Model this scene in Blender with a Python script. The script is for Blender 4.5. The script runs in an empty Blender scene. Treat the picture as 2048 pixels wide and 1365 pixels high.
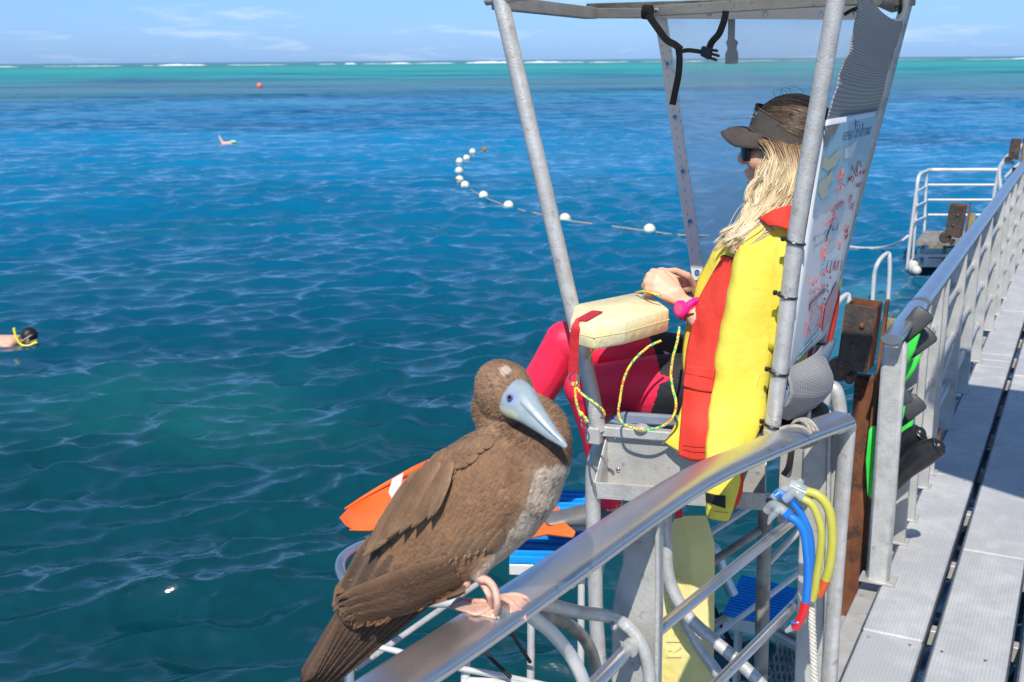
import bpy, bmesh, math, random
import numpy as np
from mathutils import Vector, Matrix
from mathutils.bvhtree import BVHTree
from mathutils.kdtree import KDTree
random.seed(7)
S = bpy.context.scene
COL = S.collection
# ------------------------------------------------------------------ camera, light, exposure
CAMH = 3.5
F = 2300.0; PX = 2048.0; PITCH = math.radians(13.75); ROLL = math.radians(0.45); AZ = math.radians(26.8)
_f = np.array([-math.sin(AZ)*math.cos(PITCH), math.cos(AZ)*math.cos(PITCH), -math.sin(PITCH)])
_r0 = np.array([math.cos(AZ), math.sin(AZ), 0.0]); _u0 = np.cross(_r0, _f)
_r = _r0*math.cos(ROLL)-_u0*math.sin(ROLL); _u = _u0*math.cos(ROLL)+_r0*math.sin(ROLL)
CP = np.array([0, 0, CAMH])
cam = bpy.data.cameras.new('camera'); camo = bpy.data.objects.new('camera', cam); COL.objects.link(camo)
camo.matrix_world = Matrix(((_r[0], _u[0], -_f[0], 0), (_r[1], _u[1], -_f[1], 0), (_r[2], _u[2], -_f[2], CAMH), (0, 0, 0, 1)))
cam.sensor_width = 36; cam.lens = F/PX*36; cam.clip_start = .05; cam.clip_end = 30000
cam.dof.use_dof = True; cam.dof.focus_distance = 3.0; cam.dof.aperture_fstop = 8.0
S.camera = camo
SUNV = Vector((0.16, -0.63, 0.76)).normalized()      # towards the sun
W = bpy.data.worlds.new('World'); S.world = W; W.use_nodes = True
wn = W.node_tree; wn.nodes.clear()
def wnode(t, **k):
    n = wn.nodes.new(t)
    for a, b in k.items(): setattr(n, a, b)
    return n
wo = wnode('ShaderNodeOutputWorld'); wb = wnode('ShaderNodeBackground'); sky = wnode('ShaderNodeTexSky')
sky.sky_type = 'NISHITA'; sky.sun_disc = False; sky.sun_elevation = math.asin(SUNV.z); sky.sun_rotation = math.atan2(SUNV.x, SUNV.y)
sky.air_density = 1.15; sky.dust_density = 0.35; sky.ozone_density = 2.2; sky.altitude = 0
wb.inputs['Strength'].default_value = 0.11
tc = wnode('ShaderNodeTexCoord'); sep = wnode('ShaderNodeSeparateXYZ'); wn.links.new(tc.outputs['Generated'], sep.inputs[0])
dv = wnode('ShaderNodeVectorMath', operation='DIVIDE'); cmb = wnode('ShaderNodeCombineXYZ')
add = wnode('ShaderNodeMath', operation='ADD'); add.inputs[1].default_value = .10; wn.links.new(sep.outputs['Z'], add.inputs[0])
for i in range(3): wn.links.new(add.outputs[0], cmb.inputs[i])
wn.links.new(tc.outputs['Generated'], dv.inputs[0]); wn.links.new(cmb.outputs[0], dv.inputs[1])
cn = wnode('ShaderNodeTexNoise'); cn.inputs['Scale'].default_value = 1.15; cn.inputs['Detail'].default_value = 7; cn.inputs['Roughness'].default_value = .62
cn.inputs['Distortion'].default_value = .35
wn.links.new(dv.outputs[0], cn.inputs['Vector'])
cr = wnode('ShaderNodeValToRGB'); cr.color_ramp.elements[0].position = .55; cr.color_ramp.elements[0].color = (0, 0, 0, 1)
cr.color_ramp.elements[1].position = .74; cr.color_ramp.elements[1].color = (.42, .42, .42, 1)
wn.links.new(cn.outputs['Fac'], cr.inputs[0])
mx = wnode('ShaderNodeMix', data_type='RGBA'); mx.inputs['B'].default_value = (8.2, 8.6, 9.2, 1)
tint = wnode('ShaderNodeMix', data_type='RGBA', blend_type='MULTIPLY'); tint.inputs['Factor'].default_value = 1; tint.inputs['B'].default_value = (.78, .90, 1.12, 1)
tr = wnode('ShaderNodeValToRGB'); te = tr.color_ramp.elements; te[0].position = 0; te[0].color = (.385, .70, 1.66, 1); te[1].position = .55; te[1].color = (.64, .81, 1.0, 1); e_ = te.new(.05); e_.color = (.42, .71, 1.42, 1); e_ = te.new(.2); e_.color = (.42, .70, 1.06, 1)
wn.links.new(sep.outputs['Z'], tr.inputs[0]); wn.links.new(tr.outputs[0], tint.inputs['B'])
wn.links.new(sky.outputs[0], tint.inputs['A'])
wn.links.new(cr.outputs[0], mx.inputs['Factor']); wn.links.new(tint.outputs['Result'], mx.inputs['A']); wn.links.new(mx.outputs['Result'], wb.inputs['Color'])
wn.links.new(wb.outputs[0], wo.inputs[0])
sl = bpy.data.lights.new('sun', 'SUN'); sl.energy = 4.7; sl.angle = math.radians(.53); sl.color = (1, .94, .84)
slo = bpy.data.objects.new('sun', sl); COL.objects.link(slo); slo.rotation_euler = SUNV.to_track_quat('Z', 'Y').to_euler()
S.view_settings.view_transform = 'Standard'; S.view_settings.look = 'None'; S.view_settings.exposure = 0.10; S.view_settings.gamma = 1
S.view_settings.use_curve_mapping = False

# ------------------------------------------------------------------ where a sight line of the photograph meets a real plane
def ray(x, y): return _r*(x-1024)/F-_u*(y-682.5)/F+_f
def at(x, y, t): return Vector(CP+ray(x, y)*t)
def hx(x, y, v): d = ray(x, y); return Vector(CP+d*(v/d[0]))
def hy(x, y, v): d = ray(x, y); return Vector(CP+d*(v/d[1]))
def hz(x, y, z): d = ray(x, y); return Vector(CP+d*((z-CAMH)/d[2]))
RV = Vector(_r); UV_ = Vector(_u); FV = Vector(_f)
def px2m(p): return (Vector(p)-Vector(CP)).dot(FV)/F

# ------------------------------------------------------------------ materials
MATS = {}
def new_mat(name):
    m = bpy.data.materials.new(name); m.use_nodes = True; nt = m.node_tree
    b = nt.nodes['Principled BSDF']; MATS[name] = m; return m, nt, b
def mat(name, c1, c2=None, rough=.5, metal=0, scale=20, bump=0, bscale=None, detail=4, thr=(.35, .65), r2=None, spec=None, coat=0, stretch=None, alpha=None, sss=0, c3=None, thr3=(.6, .7), s3=8, trans=0):
    m, nt, b = new_mat(name); N = nt.nodes; L = nt.links
    tc = N.new('ShaderNodeTexCoord'); src = tc.outputs['Object']
    if stretch:
        mp = N.new('ShaderNodeMapping'); mp.inputs['Scale'].default_value = stretch; L.new(src, mp.inputs[0]); src = mp.outputs[0]
    b.inputs['Base Color'].default_value = (*c1, 1); b.inputs['Roughness'].default_value = rough; b.inputs['Metallic'].default_value = metal
    if spec is not None: b.inputs['Specular IOR Level'].default_value = spec
    if coat: b.inputs['Coat Weight'].default_value = coat; b.inputs['Coat Roughness'].default_value = .15
    if sss:
        b.inputs['Subsurface Weight'].default_value = sss; b.inputs['Subsurface Scale'].default_value = .01
    if trans: b.inputs['Transmission Weight'].default_value = trans
    if alpha is not None: b.inputs['Alpha'].default_value = alpha
    if c2:
        n = N.new('ShaderNodeTexNoise'); n.inputs['Scale'].default_value = scale; n.inputs['Detail'].default_value = detail; n.inputs['Roughness'].default_value = .6
        L.new(src, n.inputs['Vector']); r = N.new('ShaderNodeValToRGB'); L.new(n.outputs['Fac'], r.inputs[0])
        r.color_ramp.elements[0].position = thr[0]; r.color_ramp.elements[0].color = (*c1, 1)
        r.color_ramp.elements[1].position = thr[1]; r.color_ramp.elements[1].color = (*c2, 1)
        out = r.outputs[0]
        if c3:
            n3 = N.new('ShaderNodeTexNoise'); n3.inputs['Scale'].default_value = s3; n3.inputs['Detail'].default_value = 6; n3.inputs['Roughness'].default_value = .7
            L.new(tc.outputs['Object'], n3.inputs['Vector']); rr = N.new('ShaderNodeMapRange'); rr.inputs[1].default_value = thr3[0]; rr.inputs[2].default_value = thr3[1]
            L.new(n3.outputs['Fac'], rr.inputs[0]); mm = N.new('ShaderNodeMix'); mm.data_type = 'RGBA'; mm.inputs['B'].default_value = (*c3, 1)
            L.new(rr.outputs[0], mm.inputs['Factor']); L.new(out, mm.inputs['A']); out = mm.outputs['Result']
        L.new(out, b.inputs['Base Color'])
        if r2 is not None:
            q = N.new('ShaderNodeMapRange'); q.inputs[3].default_value = rough; q.inputs[4].default_value = r2; q.inputs[1].default_value = .3; q.inputs[2].default_value = .7
            L.new(n.outputs['Fac'], q.inputs[0]); L.new(q.outputs[0], b.inputs['Roughness'])
    if bump:
        n2 = N.new('ShaderNodeTexNoise'); n2.inputs['Scale'].default_value = bscale or scale; n2.inputs['Detail'].default_value = 5
        L.new(src, n2.inputs['Vector']); bp = N.new('ShaderNodeBump'); bp.inputs['Strength'].default_value = bump; bp.inputs['Distance'].default_value = .01
        L.new(n2.outputs['Fac'], bp.inputs['Height']); L.new(bp.outputs[0], b.inputs['Normal'])
    return m
ALU = mat('weathered_aluminium', (.46, .45, .43), (.62, .61, .585), .45, .3, 22, .2, 160, detail=9, r2=.34, c3=(.33, .31, .28), thr3=(.58, .70), s3=26)
ALU2 = mat('galvanised_plate', (.40, .39, .37), (.55, .54, .51), .55, .2, 9, .15, 120, detail=8, r2=.42, c3=(.20, .19, .17), thr3=(.60, .72), s3=30)
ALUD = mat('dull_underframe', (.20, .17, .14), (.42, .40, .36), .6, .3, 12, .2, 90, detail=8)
WTUBE = mat('pale_tube', (.66, .65, .62), (.76, .75, .72), .38, .2, 14, .08, 200, c3=(.42, .36, .28), thr3=(.66, .8), s3=14)
RAILM = mat('polished_rail', (.62, .62, .63), (.70, .70, .71), .27, .92, 10, .02, 60, r2=.36, stretch=(1, .3, 1), c3=(.42, .41, .40), thr3=(.64, .67), s3=55)
FENCER = mat('satin_fence_rail', (.55, .58, .62), (.66, .68, .70), .28, .9, 6, .03, 60, r2=.36)
STEEL = mat('bright_steel', (.6, .6, .6), None, .2, 1)
RUST = mat('rust', (.10, .038, .018), (.24, .085, .032), .85, 0, 14, .6, 60, detail=9, c3=(.06, .03, .02), thr3=(.52, .6), s3=10, stretch=(1, 1, .35))
RUSTD = mat('blackened_steel', (.045, .04, .038), (.10, .075, .06), .55, .2, 12, .4, 60, detail=8, c3=(.24, .08, .03), thr3=(.58, .66), s3=12)
OLIVE = mat('algae_guide', (.16, .16, .07), (.32, .29, .17), .7, 0, 16, .3, 60)
BLACK = mat('black_webbing', (.012, .012, .014), (.02, .02, .022), .7, 0, 300, .2, 400)
BPLAS = mat('black_plastic', (.015, .015, .016), None, .35)
RUBBER = mat('black_rubber', (.012, .012, .013), (.022, .022, .024), .33, 0, 20, .1, 50)
YEL = mat('yellow_fabric', (.78, .64, .07), (.86, .73, .11), .8, 0, 9, .22, 60, detail=8, spec=.15)
RED = mat('red_fabric', (.68, .045, .03), (.76, .07, .05), .8, 0, 9, .22, 60, detail=8, spec=.15)
PINK = mat('pink_lycra', (.84, .02, .065), (.90, .028, .085), .42, 0, 5, .05, 40, spec=.35)
SHORT = mat('black_shorts', (.010, .011, .014), (.02, .021, .026), .7, 0, 12, .2, 60)
SKIN = mat('skin', (.72, .40, .27), (.78, .47, .33), .5, 0, 18, .06, 120, sss=.15)
FOAM = mat('cream_foam', (.78, .68, .38), (.84, .76, .52), .7, 0, 7, .35, 45, c3=(.84, .72, .28), thr3=(.5, .75), s3=6)
FOAMY = mat('yellow_foam', (.84, .71, .26), (.86, .76, .36), .7, 0, 7, .2, 45, c3=(.75, .60, .12), thr3=(.5, .75), s3=5)
STRAPR = mat('red_strap', (.50, .01, .02), (.58, .02, .03), .6, 0, 60, .2, 300)
BLUEM = mat('blue_mat', (.0, .22, .64), (.005, .29, .74), .45, 0, 6, .1, 60)
ORANGE = mat('orange_fin', (.90, .13, .015), (.95, .20, .04), .38, 0, 5, .05, 30)
GREYR = mat('grey_rubber', (.12, .12, .125), (.17, .17, .175), .45, 0, 12, .1, 50)
DGREY = mat('charcoal_blade', (.045, .048, .052), (.07, .073, .078), .5, 0, 12, .1, 50)
GREEN = mat('green_blade', (.03, .62, .05), (.06, .74, .09), .45, 0, 8, .05, 40)
WHITEV = mat('white_vinyl', (.60, .60, .60), (.68, .68, .68), .5, 0, 14, .2, 60)
HATM = mat('charcoal_cotton', (.052, .043, .040), (.072, .060, .056), .85, 0, 30, .3, 500)
LENS = mat('dark_lens', (.01, .006, .005), None, .08)
BUOYM = mat('cream_buoy', (.80, .79, .66), (.74, .70, .52), .4, 0, 6)
BROWNB = mat('fouled_buoy', (.16, .10, .04), (.30, .22, .10), .7, 0, 14)
ROPEW = mat('white_rope', (.62, .58, .50), (.70, .67, .60), .85, 0, 60, .3, 200)
ROPED = mat('worn_rope', (.30, .27, .22), (.46, .43, .36), .9, 0, 90, .4, 260)
SEATM = mat('grey_seat', (.16, .20, .27), (.20, .24, .31), .45, 0, 10, .1, 60)
PINKR = mat('pink_resin', (.80, .02, .28), None, .35)
SNB = mat('blue_tube', (.015, .17, .62), (.02, .21, .70), .25, 0, 8, coat=.3)
SNY = mat('yellow_tube', (.50, .48, .06), (.58, .55, .10), .3, 0, 8, coat=.3)
SNR = mat('red_tube', (.72, .02, .03), None, .3, coat=.3)
SNO = mat('orange_tube', (.66, .11, .03), None, .35)
SNYB = mat('snorkel_yellow', (.85, .80, .05), None, .35)
def clearm(name, col, a, rough=.15):
    m, nt, b = new_mat(name); b.inputs['Base Color'].default_value = (*col, 1); b.inputs['Alpha'].default_value = a; b.inputs['Roughness'].default_value = rough; return m
SILI = clearm('clear_silicone', (.60, .66, .68), .34, .12)
def translucent(name, col, k=.4):
    m, nt, b = new_mat(name); N = nt.nodes; L = nt.links; t = N.new('ShaderNodeBsdfTranslucent'); t.inputs['Color'].default_value = (*col, 1); b.inputs['Base Color'].default_value = (*col, 1); b.inputs['Roughness'].default_value = .6
    n = N.new('ShaderNodeTexNoise'); n.inputs['Scale'].default_value = 8; r = N.new('ShaderNodeMapRange'); r.inputs[3].default_value = k*.8; r.inputs[4].default_value = k*1.2; L.new(n.outputs['Fac'], r.inputs[0])
    x = N.new('ShaderNodeMixShader'); L.new(r.outputs[0], x.inputs[0]); L.new(b.outputs[0], x.inputs[1]); L.new(t.outputs[0], x.inputs[2]); L.new(x.outputs[0], N['Material Output'].inputs['Surface']); return m
ROOFM = translucent('canopy_fabric', (.84, .83, .80), .80)
BORDM = translucent('vinyl_border', (.84, .84, .82), .25)
def vcol_mat(name, rough=.6, bump=.0, bs=60, nscale=30, namt=.15, stretch=(1, 1, 1), sss=0):
    m, nt, b = new_mat(name); N = nt.nodes; L = nt.links
    a = N.new('ShaderNodeVertexColor'); a.layer_name = 'Col'
    tc = N.new('ShaderNodeTexCoord'); mp = N.new('ShaderNodeMapping'); mp.inputs['Scale'].default_value = stretch; L.new(tc.outputs['Object'], mp.inputs[0])
    n = N.new('ShaderNodeTexNoise'); n.inputs['Scale'].default_value = nscale; n.inputs['Detail'].default_value = 6; L.new(mp.outputs[0], n.inputs['Vector'])
    r = N.new('ShaderNodeMapRange'); r.inputs[1].default_value = .3; r.inputs[2].default_value = .7; r.inputs[3].default_value = 1-namt; r.inputs[4].default_value = 1+namt
    L.new(n.outputs['Fac'], r.inputs[0]); v = N.new('ShaderNodeVectorMath'); v.operation = 'SCALE'; L.new(a.outputs['Color'], v.inputs[0]); L.new(r.outputs[0], v.inputs['Scale'])
    L.new(v.outputs[0], b.inputs['Base Color']); b.inputs['Roughness'].default_value = rough
    if sss: b.inputs['Subsurface Weight'].default_value = sss; b.inputs['Subsurface Scale'].default_value = .01
    if bump:
        n2 = N.new('ShaderNodeTexNoise'); n2.inputs['Scale'].default_value = bs; L.new(mp.outputs[0], n2.inputs['Vector'])
        bp = N.new('ShaderNodeBump'); bp.inputs['Strength'].default_value = bump; bp.inputs['Distance'].default_value = .01
        L.new(n2.outputs['Fac'], bp.inputs['Height']); L.new(bp.outputs[0], b.inputs['Normal'])
    return m

# ------------------------------------------------------------------ mesh helpers
def tag(o, label=None, cat=None, group=None, kind=None):
    if label: o['label'] = label
    if cat: o['category'] = cat
    if group: o['group'] = group
    if kind: o['kind'] = kind
    return o
def root(name, loc, label, cat, group=None):
    o = bpy.data.objects.new(name, None); COL.objects.link(o); o.location = Vector(loc); o.empty_display_size = .05
    return tag(o, label, cat, group)
def origin(p):
    v = Vector((0, 0, 0))
    while p is not None: v = v+p.location; p = p.parent
    return v
class MB:
    """collects faces in world coordinates"""
    def __init__(s): s.v = []; s.f = []; s.c = []
    def add(s, v, f, col=None):
        o = len(s.v); s.v += [Vector(p) for p in v]; s.f += [tuple(i+o for i in q) for q in f]
        if col is not None: s.c += (col if len(col) == len(v) and not isinstance(col[0], float) else [col]*len(v))
        return s
    def tube(s, pts, r, n=10, cap=True, rx=None, up=None, smooth=0, col=None, twist=0):
        pts = [Vector(p) for p in pts]
        if not hasattr(r, '__len__'): r = [r]*len(pts)
        if rx is None: rx = list(r)
        elif not hasattr(rx, '__len__'): rx = [rx]*len(pts)
        if smooth: pts, r, rx = spline(pts, smooth, list(r), list(rx))
        m = len(pts); T = [(pts[min(i+1, m-1)]-pts[max(i-1, 0)]).normalized() for i in range(m)]
        a = Vector(up) if up is not None else (Vector((0, 0, 1)) if abs(T[0].z) < .9 else Vector((0, 1, 0)))
        X = (a-T[0]*a.dot(T[0])).normalized(); vs = []; fs = []
        for i in range(m):
            if up is not None: X = (Vector(up)-T[i]*Vector(up).dot(T[i])).normalized()
            else: X = (X-T[i]*X.dot(T[i])).normalized()
            Y = T[i].cross(X)
            for k in range(n):
                t = 2*math.pi*k/n+twist*i; vs.append(pts[i]+X*math.cos(t)*r[i]+Y*math.sin(t)*rx[i])
        for i in range(m-1):
            for k in range(n): fs.append((i*n+k, i*n+(k+1) % n, (i+1)*n+(k+1) % n, (i+1)*n+k))
        if cap:
            fs.append(tuple(range(n))[::-1]); fs.append(tuple((m-1)*n+k for k in range(n)))
        return s.add(vs, fs, col)
    def capsule(s, pts, r, n=12, rx=None, col=None, smooth=0, up=None):
        pts = [Vector(p) for p in pts]; r = list(r) if hasattr(r, '__len__') else [r]*len(pts)
        rx = list(rx) if rx is not None else list(r)
        if smooth: pts, r, rx = spline(pts, smooth, r, rx)
        d0 = (pts[0]-pts[1]).normalized(); d1 = (pts[-1]-pts[-2]).normalized(); a = []; ar = []; ax = []; b = []; br = []; bx = []
        for k in (.99, .87, .6, .3):
            c = math.sqrt(1-k*k); e = min(r[0], rx[0]); a.append(pts[0]+d0*e*k); ar.append(r[0]*c); ax.append(rx[0]*c)
            e = min(r[-1], rx[-1]); b.insert(0, pts[-1]+d1*e*k); br.insert(0, r[-1]*c); bx.insert(0, rx[-1]*c)
        return s.tube(a+pts+b, ar+r+br, n, True, ax+rx+bx, up, 0, col)
    def box(s, c, d, rot=None, bev=0, col=None):
        bm = bmesh.new(); bmesh.ops.create_cube(bm, size=1)
        for v in bm.verts: v.co = Vector((v.co.x*d[0], v.co.y*d[1], v.co.z*d[2]))
        if bev: bmesh.ops.bevel(bm, geom=bm.edges[:], offset=min(bev, min(d)*.45), segments=1, affect='EDGES', profile=.5)
        M = rot if rot is not None else Matrix.Identity(3)
        bm.verts.index_update(); s.add([M @ v.co+Vector(c) for v in bm.verts], [[v.index for v in f.verts] for f in bm.faces], col); bm.free(); return s
    def bar(s, a, b, w, h, up=(0, 0, 1), bev=.002, col=None):
        a = Vector(a); b = Vector(b); z = (b-a); L = z.length; z.normalize(); u = Vector(up); x = u.cross(z)
        if x.length < 1e-4: x = Vector((1, 0, 0)).cross(z)
        x.normalize(); y = z.cross(x); M = Matrix((x, y, z)).transposed()
        return s.box((a+b)/2, (w, h, L), M, bev, col)
    def prism(s, poly, d, col=None, bev=0):
        poly = [Vector(p) for p in poly]; d = Vector(d); n = len(poly)
        bm = bmesh.new(); va = [bm.verts.new(p) for p in poly]; vb = [bm.verts.new(p+d) for p in poly]
        bm.faces.new(va); bm.faces.new(vb[::-1])
        for i in range(n): bm.faces.new((va[i], vb[i], vb[(i+1) % n], va[(i+1) % n]))
        bmesh.ops.recalc_face_normals(bm, faces=bm.faces[:])
        if bev: bmesh.ops.bevel(bm, geom=bm.edges[:], offset=bev, segments=1, affect='EDGES', profile=.5)
        bm.verts.index_update(); s.add([v.co.copy() for v in bm.verts], [[v.index for v in f.verts] for f in bm.faces], col); bm.free(); return s
    def ball(s, c, r, nu=16, nv=10, rot=None, col=None):
        r = r if hasattr(r, '__len__') else (r, r, r); M = rot if rot is not None else Matrix.Identity(3); c = Vector(c)
        vs = [c+M @ Vector((0, 0, -r[2]))]; fs = []
        for i in range(1, nv):
            p = -math.pi/2+math.pi*i/nv
            for k in range(nu):
                t = 2*math.pi*k/nu; vs.append(c+M @ Vector((r[0]*math.cos(p)*math.cos(t), r[1]*math.cos(p)*math.sin(t), r[2]*math.sin(p))))
        vs.append(c+M @ Vector((0, 0, r[2]))); L = len(vs)-1
        for k in range(nu):
            fs.append((0, 1+(k+1) % nu, 1+k)); o = 1+(nv-2)*nu; fs.append((L, o+k, o+(k+1) % nu))
            for i in range(nv-2):
                a = 1+i*nu; fs.append((a+k, a+(k+1) % nu, a+nu+(k+1) % nu, a+nu+k))
        return s.add(vs, fs, col)
    def torus(s, c, axis, R, r, n=18, m=7, sc=(1, 1)):
        axis = Vector(axis).normalized(); x = axis.orthogonal().normalized(); y = axis.cross(x); c = Vector(c); vs = []; fs = []
        for i in range(n):
            t = 2*math.pi*i/n; d = x*math.cos(t)*sc[0]+y*math.sin(t)*sc[1]
            for k in range(m):
                p = 2*math.pi*k/m; vs.append(c+d*(R+r*math.cos(p))+axis*r*math.sin(p))
        for i in range(n):
            for k in range(m): fs.append((i*m+k, ((i+1) % n)*m+k, ((i+1) % n)*m+(k+1) % m, i*m+(k+1) % m))
        return s.add(vs, fs)
    def grid(s, G, col=None, closed=False):
        n = len(G); m = len(G[0]); vs = [p for row in G for p in row]; fs = []
        for i in range(n-1):
            for k in range(m if closed else m-1): fs.append((i*m+k, i*m+(k+1) % m, (i+1)*m+(k+1) % m, (i+1)*m+k))
        return s.add(vs, fs, col)
    def build(s, name, material, parent=None, smooth=True, angle=40, label=None, kind=None, mats=None, recalc=True, group=None):
        me = bpy.data.meshes.new(name); o = bpy.data.objects.new(name, me); COL.objects.link(o)
        if parent is not None: off = origin(parent); o.parent = parent
        else:
            P = np.array([tuple(v) for v in s.v]); lo = P.min(0); hi = P.max(0); off = Vector(((lo[0]+hi[0])/2, (lo[1]+hi[1])/2, lo[2])); o.location = off
        me.from_pydata([v-off for v in s.v], [], s.f)
        if recalc:
            bm = bmesh.new(); bm.from_mesh(me); bmesh.ops.recalc_face_normals(bm, faces=bm.faces[:]); bm.to_mesh(me); bm.free()
        me.materials.append(material)
        for m in (mats or []): me.materials.append(m)
        if smooth:
            me.polygons.foreach_set('use_smooth', [True]*len(me.polygons))
            if angle: me.set_sharp_from_angle(angle=math.radians(angle))
        if s.c and len(s.c) == len(s.v):
            ca = me.color_attributes.new('Col', 'FLOAT_COLOR', 'POINT')
            ca.data.foreach_set('color', np.array([(c[0], c[1], c[2], 1) for c in s.c], dtype=np.float32).ravel())
        if label: o['label'] = label
        if kind: o['kind'] = kind
        if group: o['group'] = group
        me.update(); return o
def cr1(p0, p1, p2, p3, t): return ((p1*2)+(p2-p0)*t+(p0*2-p1*5+p2*4-p3)*t*t+(p1*3-p0-p2*3+p3)*t*t*t)*.5
def spline(pts, k, *arrs):
    n = len(pts); out = []; oa = [[] for _ in arrs]
    for i in range(n-1):
        I = (max(i-1, 0), i, i+1, min(i+2, n-1))
        for j in range(k):
            t = j/k; out.append(cr1(*[pts[q] for q in I], t))
            for a, o in zip(arrs, oa): o.append(max(1e-5, cr1(*[a[q] for q in I], t)))
    out.append(pts[-1])
    for a, o in zip(arrs, oa): o.append(a[-1])
    return (out, *oa) if arrs else out
def patch(ctrl, ku=5, kv=5):
    rows = [spline([Vector(p) for p in r], kv) for r in ctrl]; cols = list(zip(*rows)); cols = [spline(list(c), ku) for c in cols]
    return [list(r) for r in zip(*cols)]
def modify(o, *mods):
    """apply modifiers to an object's mesh"""
    for t, k in mods:
        m = o.modifiers.new(t, t)
        for a, b in k.items(): setattr(m, a, b)
    dg = bpy.context.evaluated_depsgraph_get(); me = bpy.data.meshes.new_from_object(o.evaluated_get(dg)); o.modifiers.clear(); old = o.data; o.data = me; bpy.data.meshes.remove(old); return o
def solid(o, t=.004, off=0, sub=0):
    m = o.modifiers.new('thickness', 'SOLIDIFY'); m.thickness = t; m.offset = off
    return o
def link_copy(o, loc=None, parent=None):
    c = o.copy(); COL.objects.link(c)
    if parent is not None: c.parent = parent
    if loc is not None: c.location = Vector(loc)
    return c
def copy_thing(r, loc, label=None, rotz=None, scale=None):
    c = r.copy(); COL.objects.link(c); c.location = Vector(loc)
    if label: c['label'] = label
    if rotz is not None: c.rotation_euler = (0, 0, rotz)
    if scale: c.scale = (scale,)*3
    for ch in list(r.children):
        d = ch.copy(); COL.objects.link(d); d.parent = c
        for g in list(ch.children):
            e = g.copy(); COL.objects.link(e); e.parent = d
    return c
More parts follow.
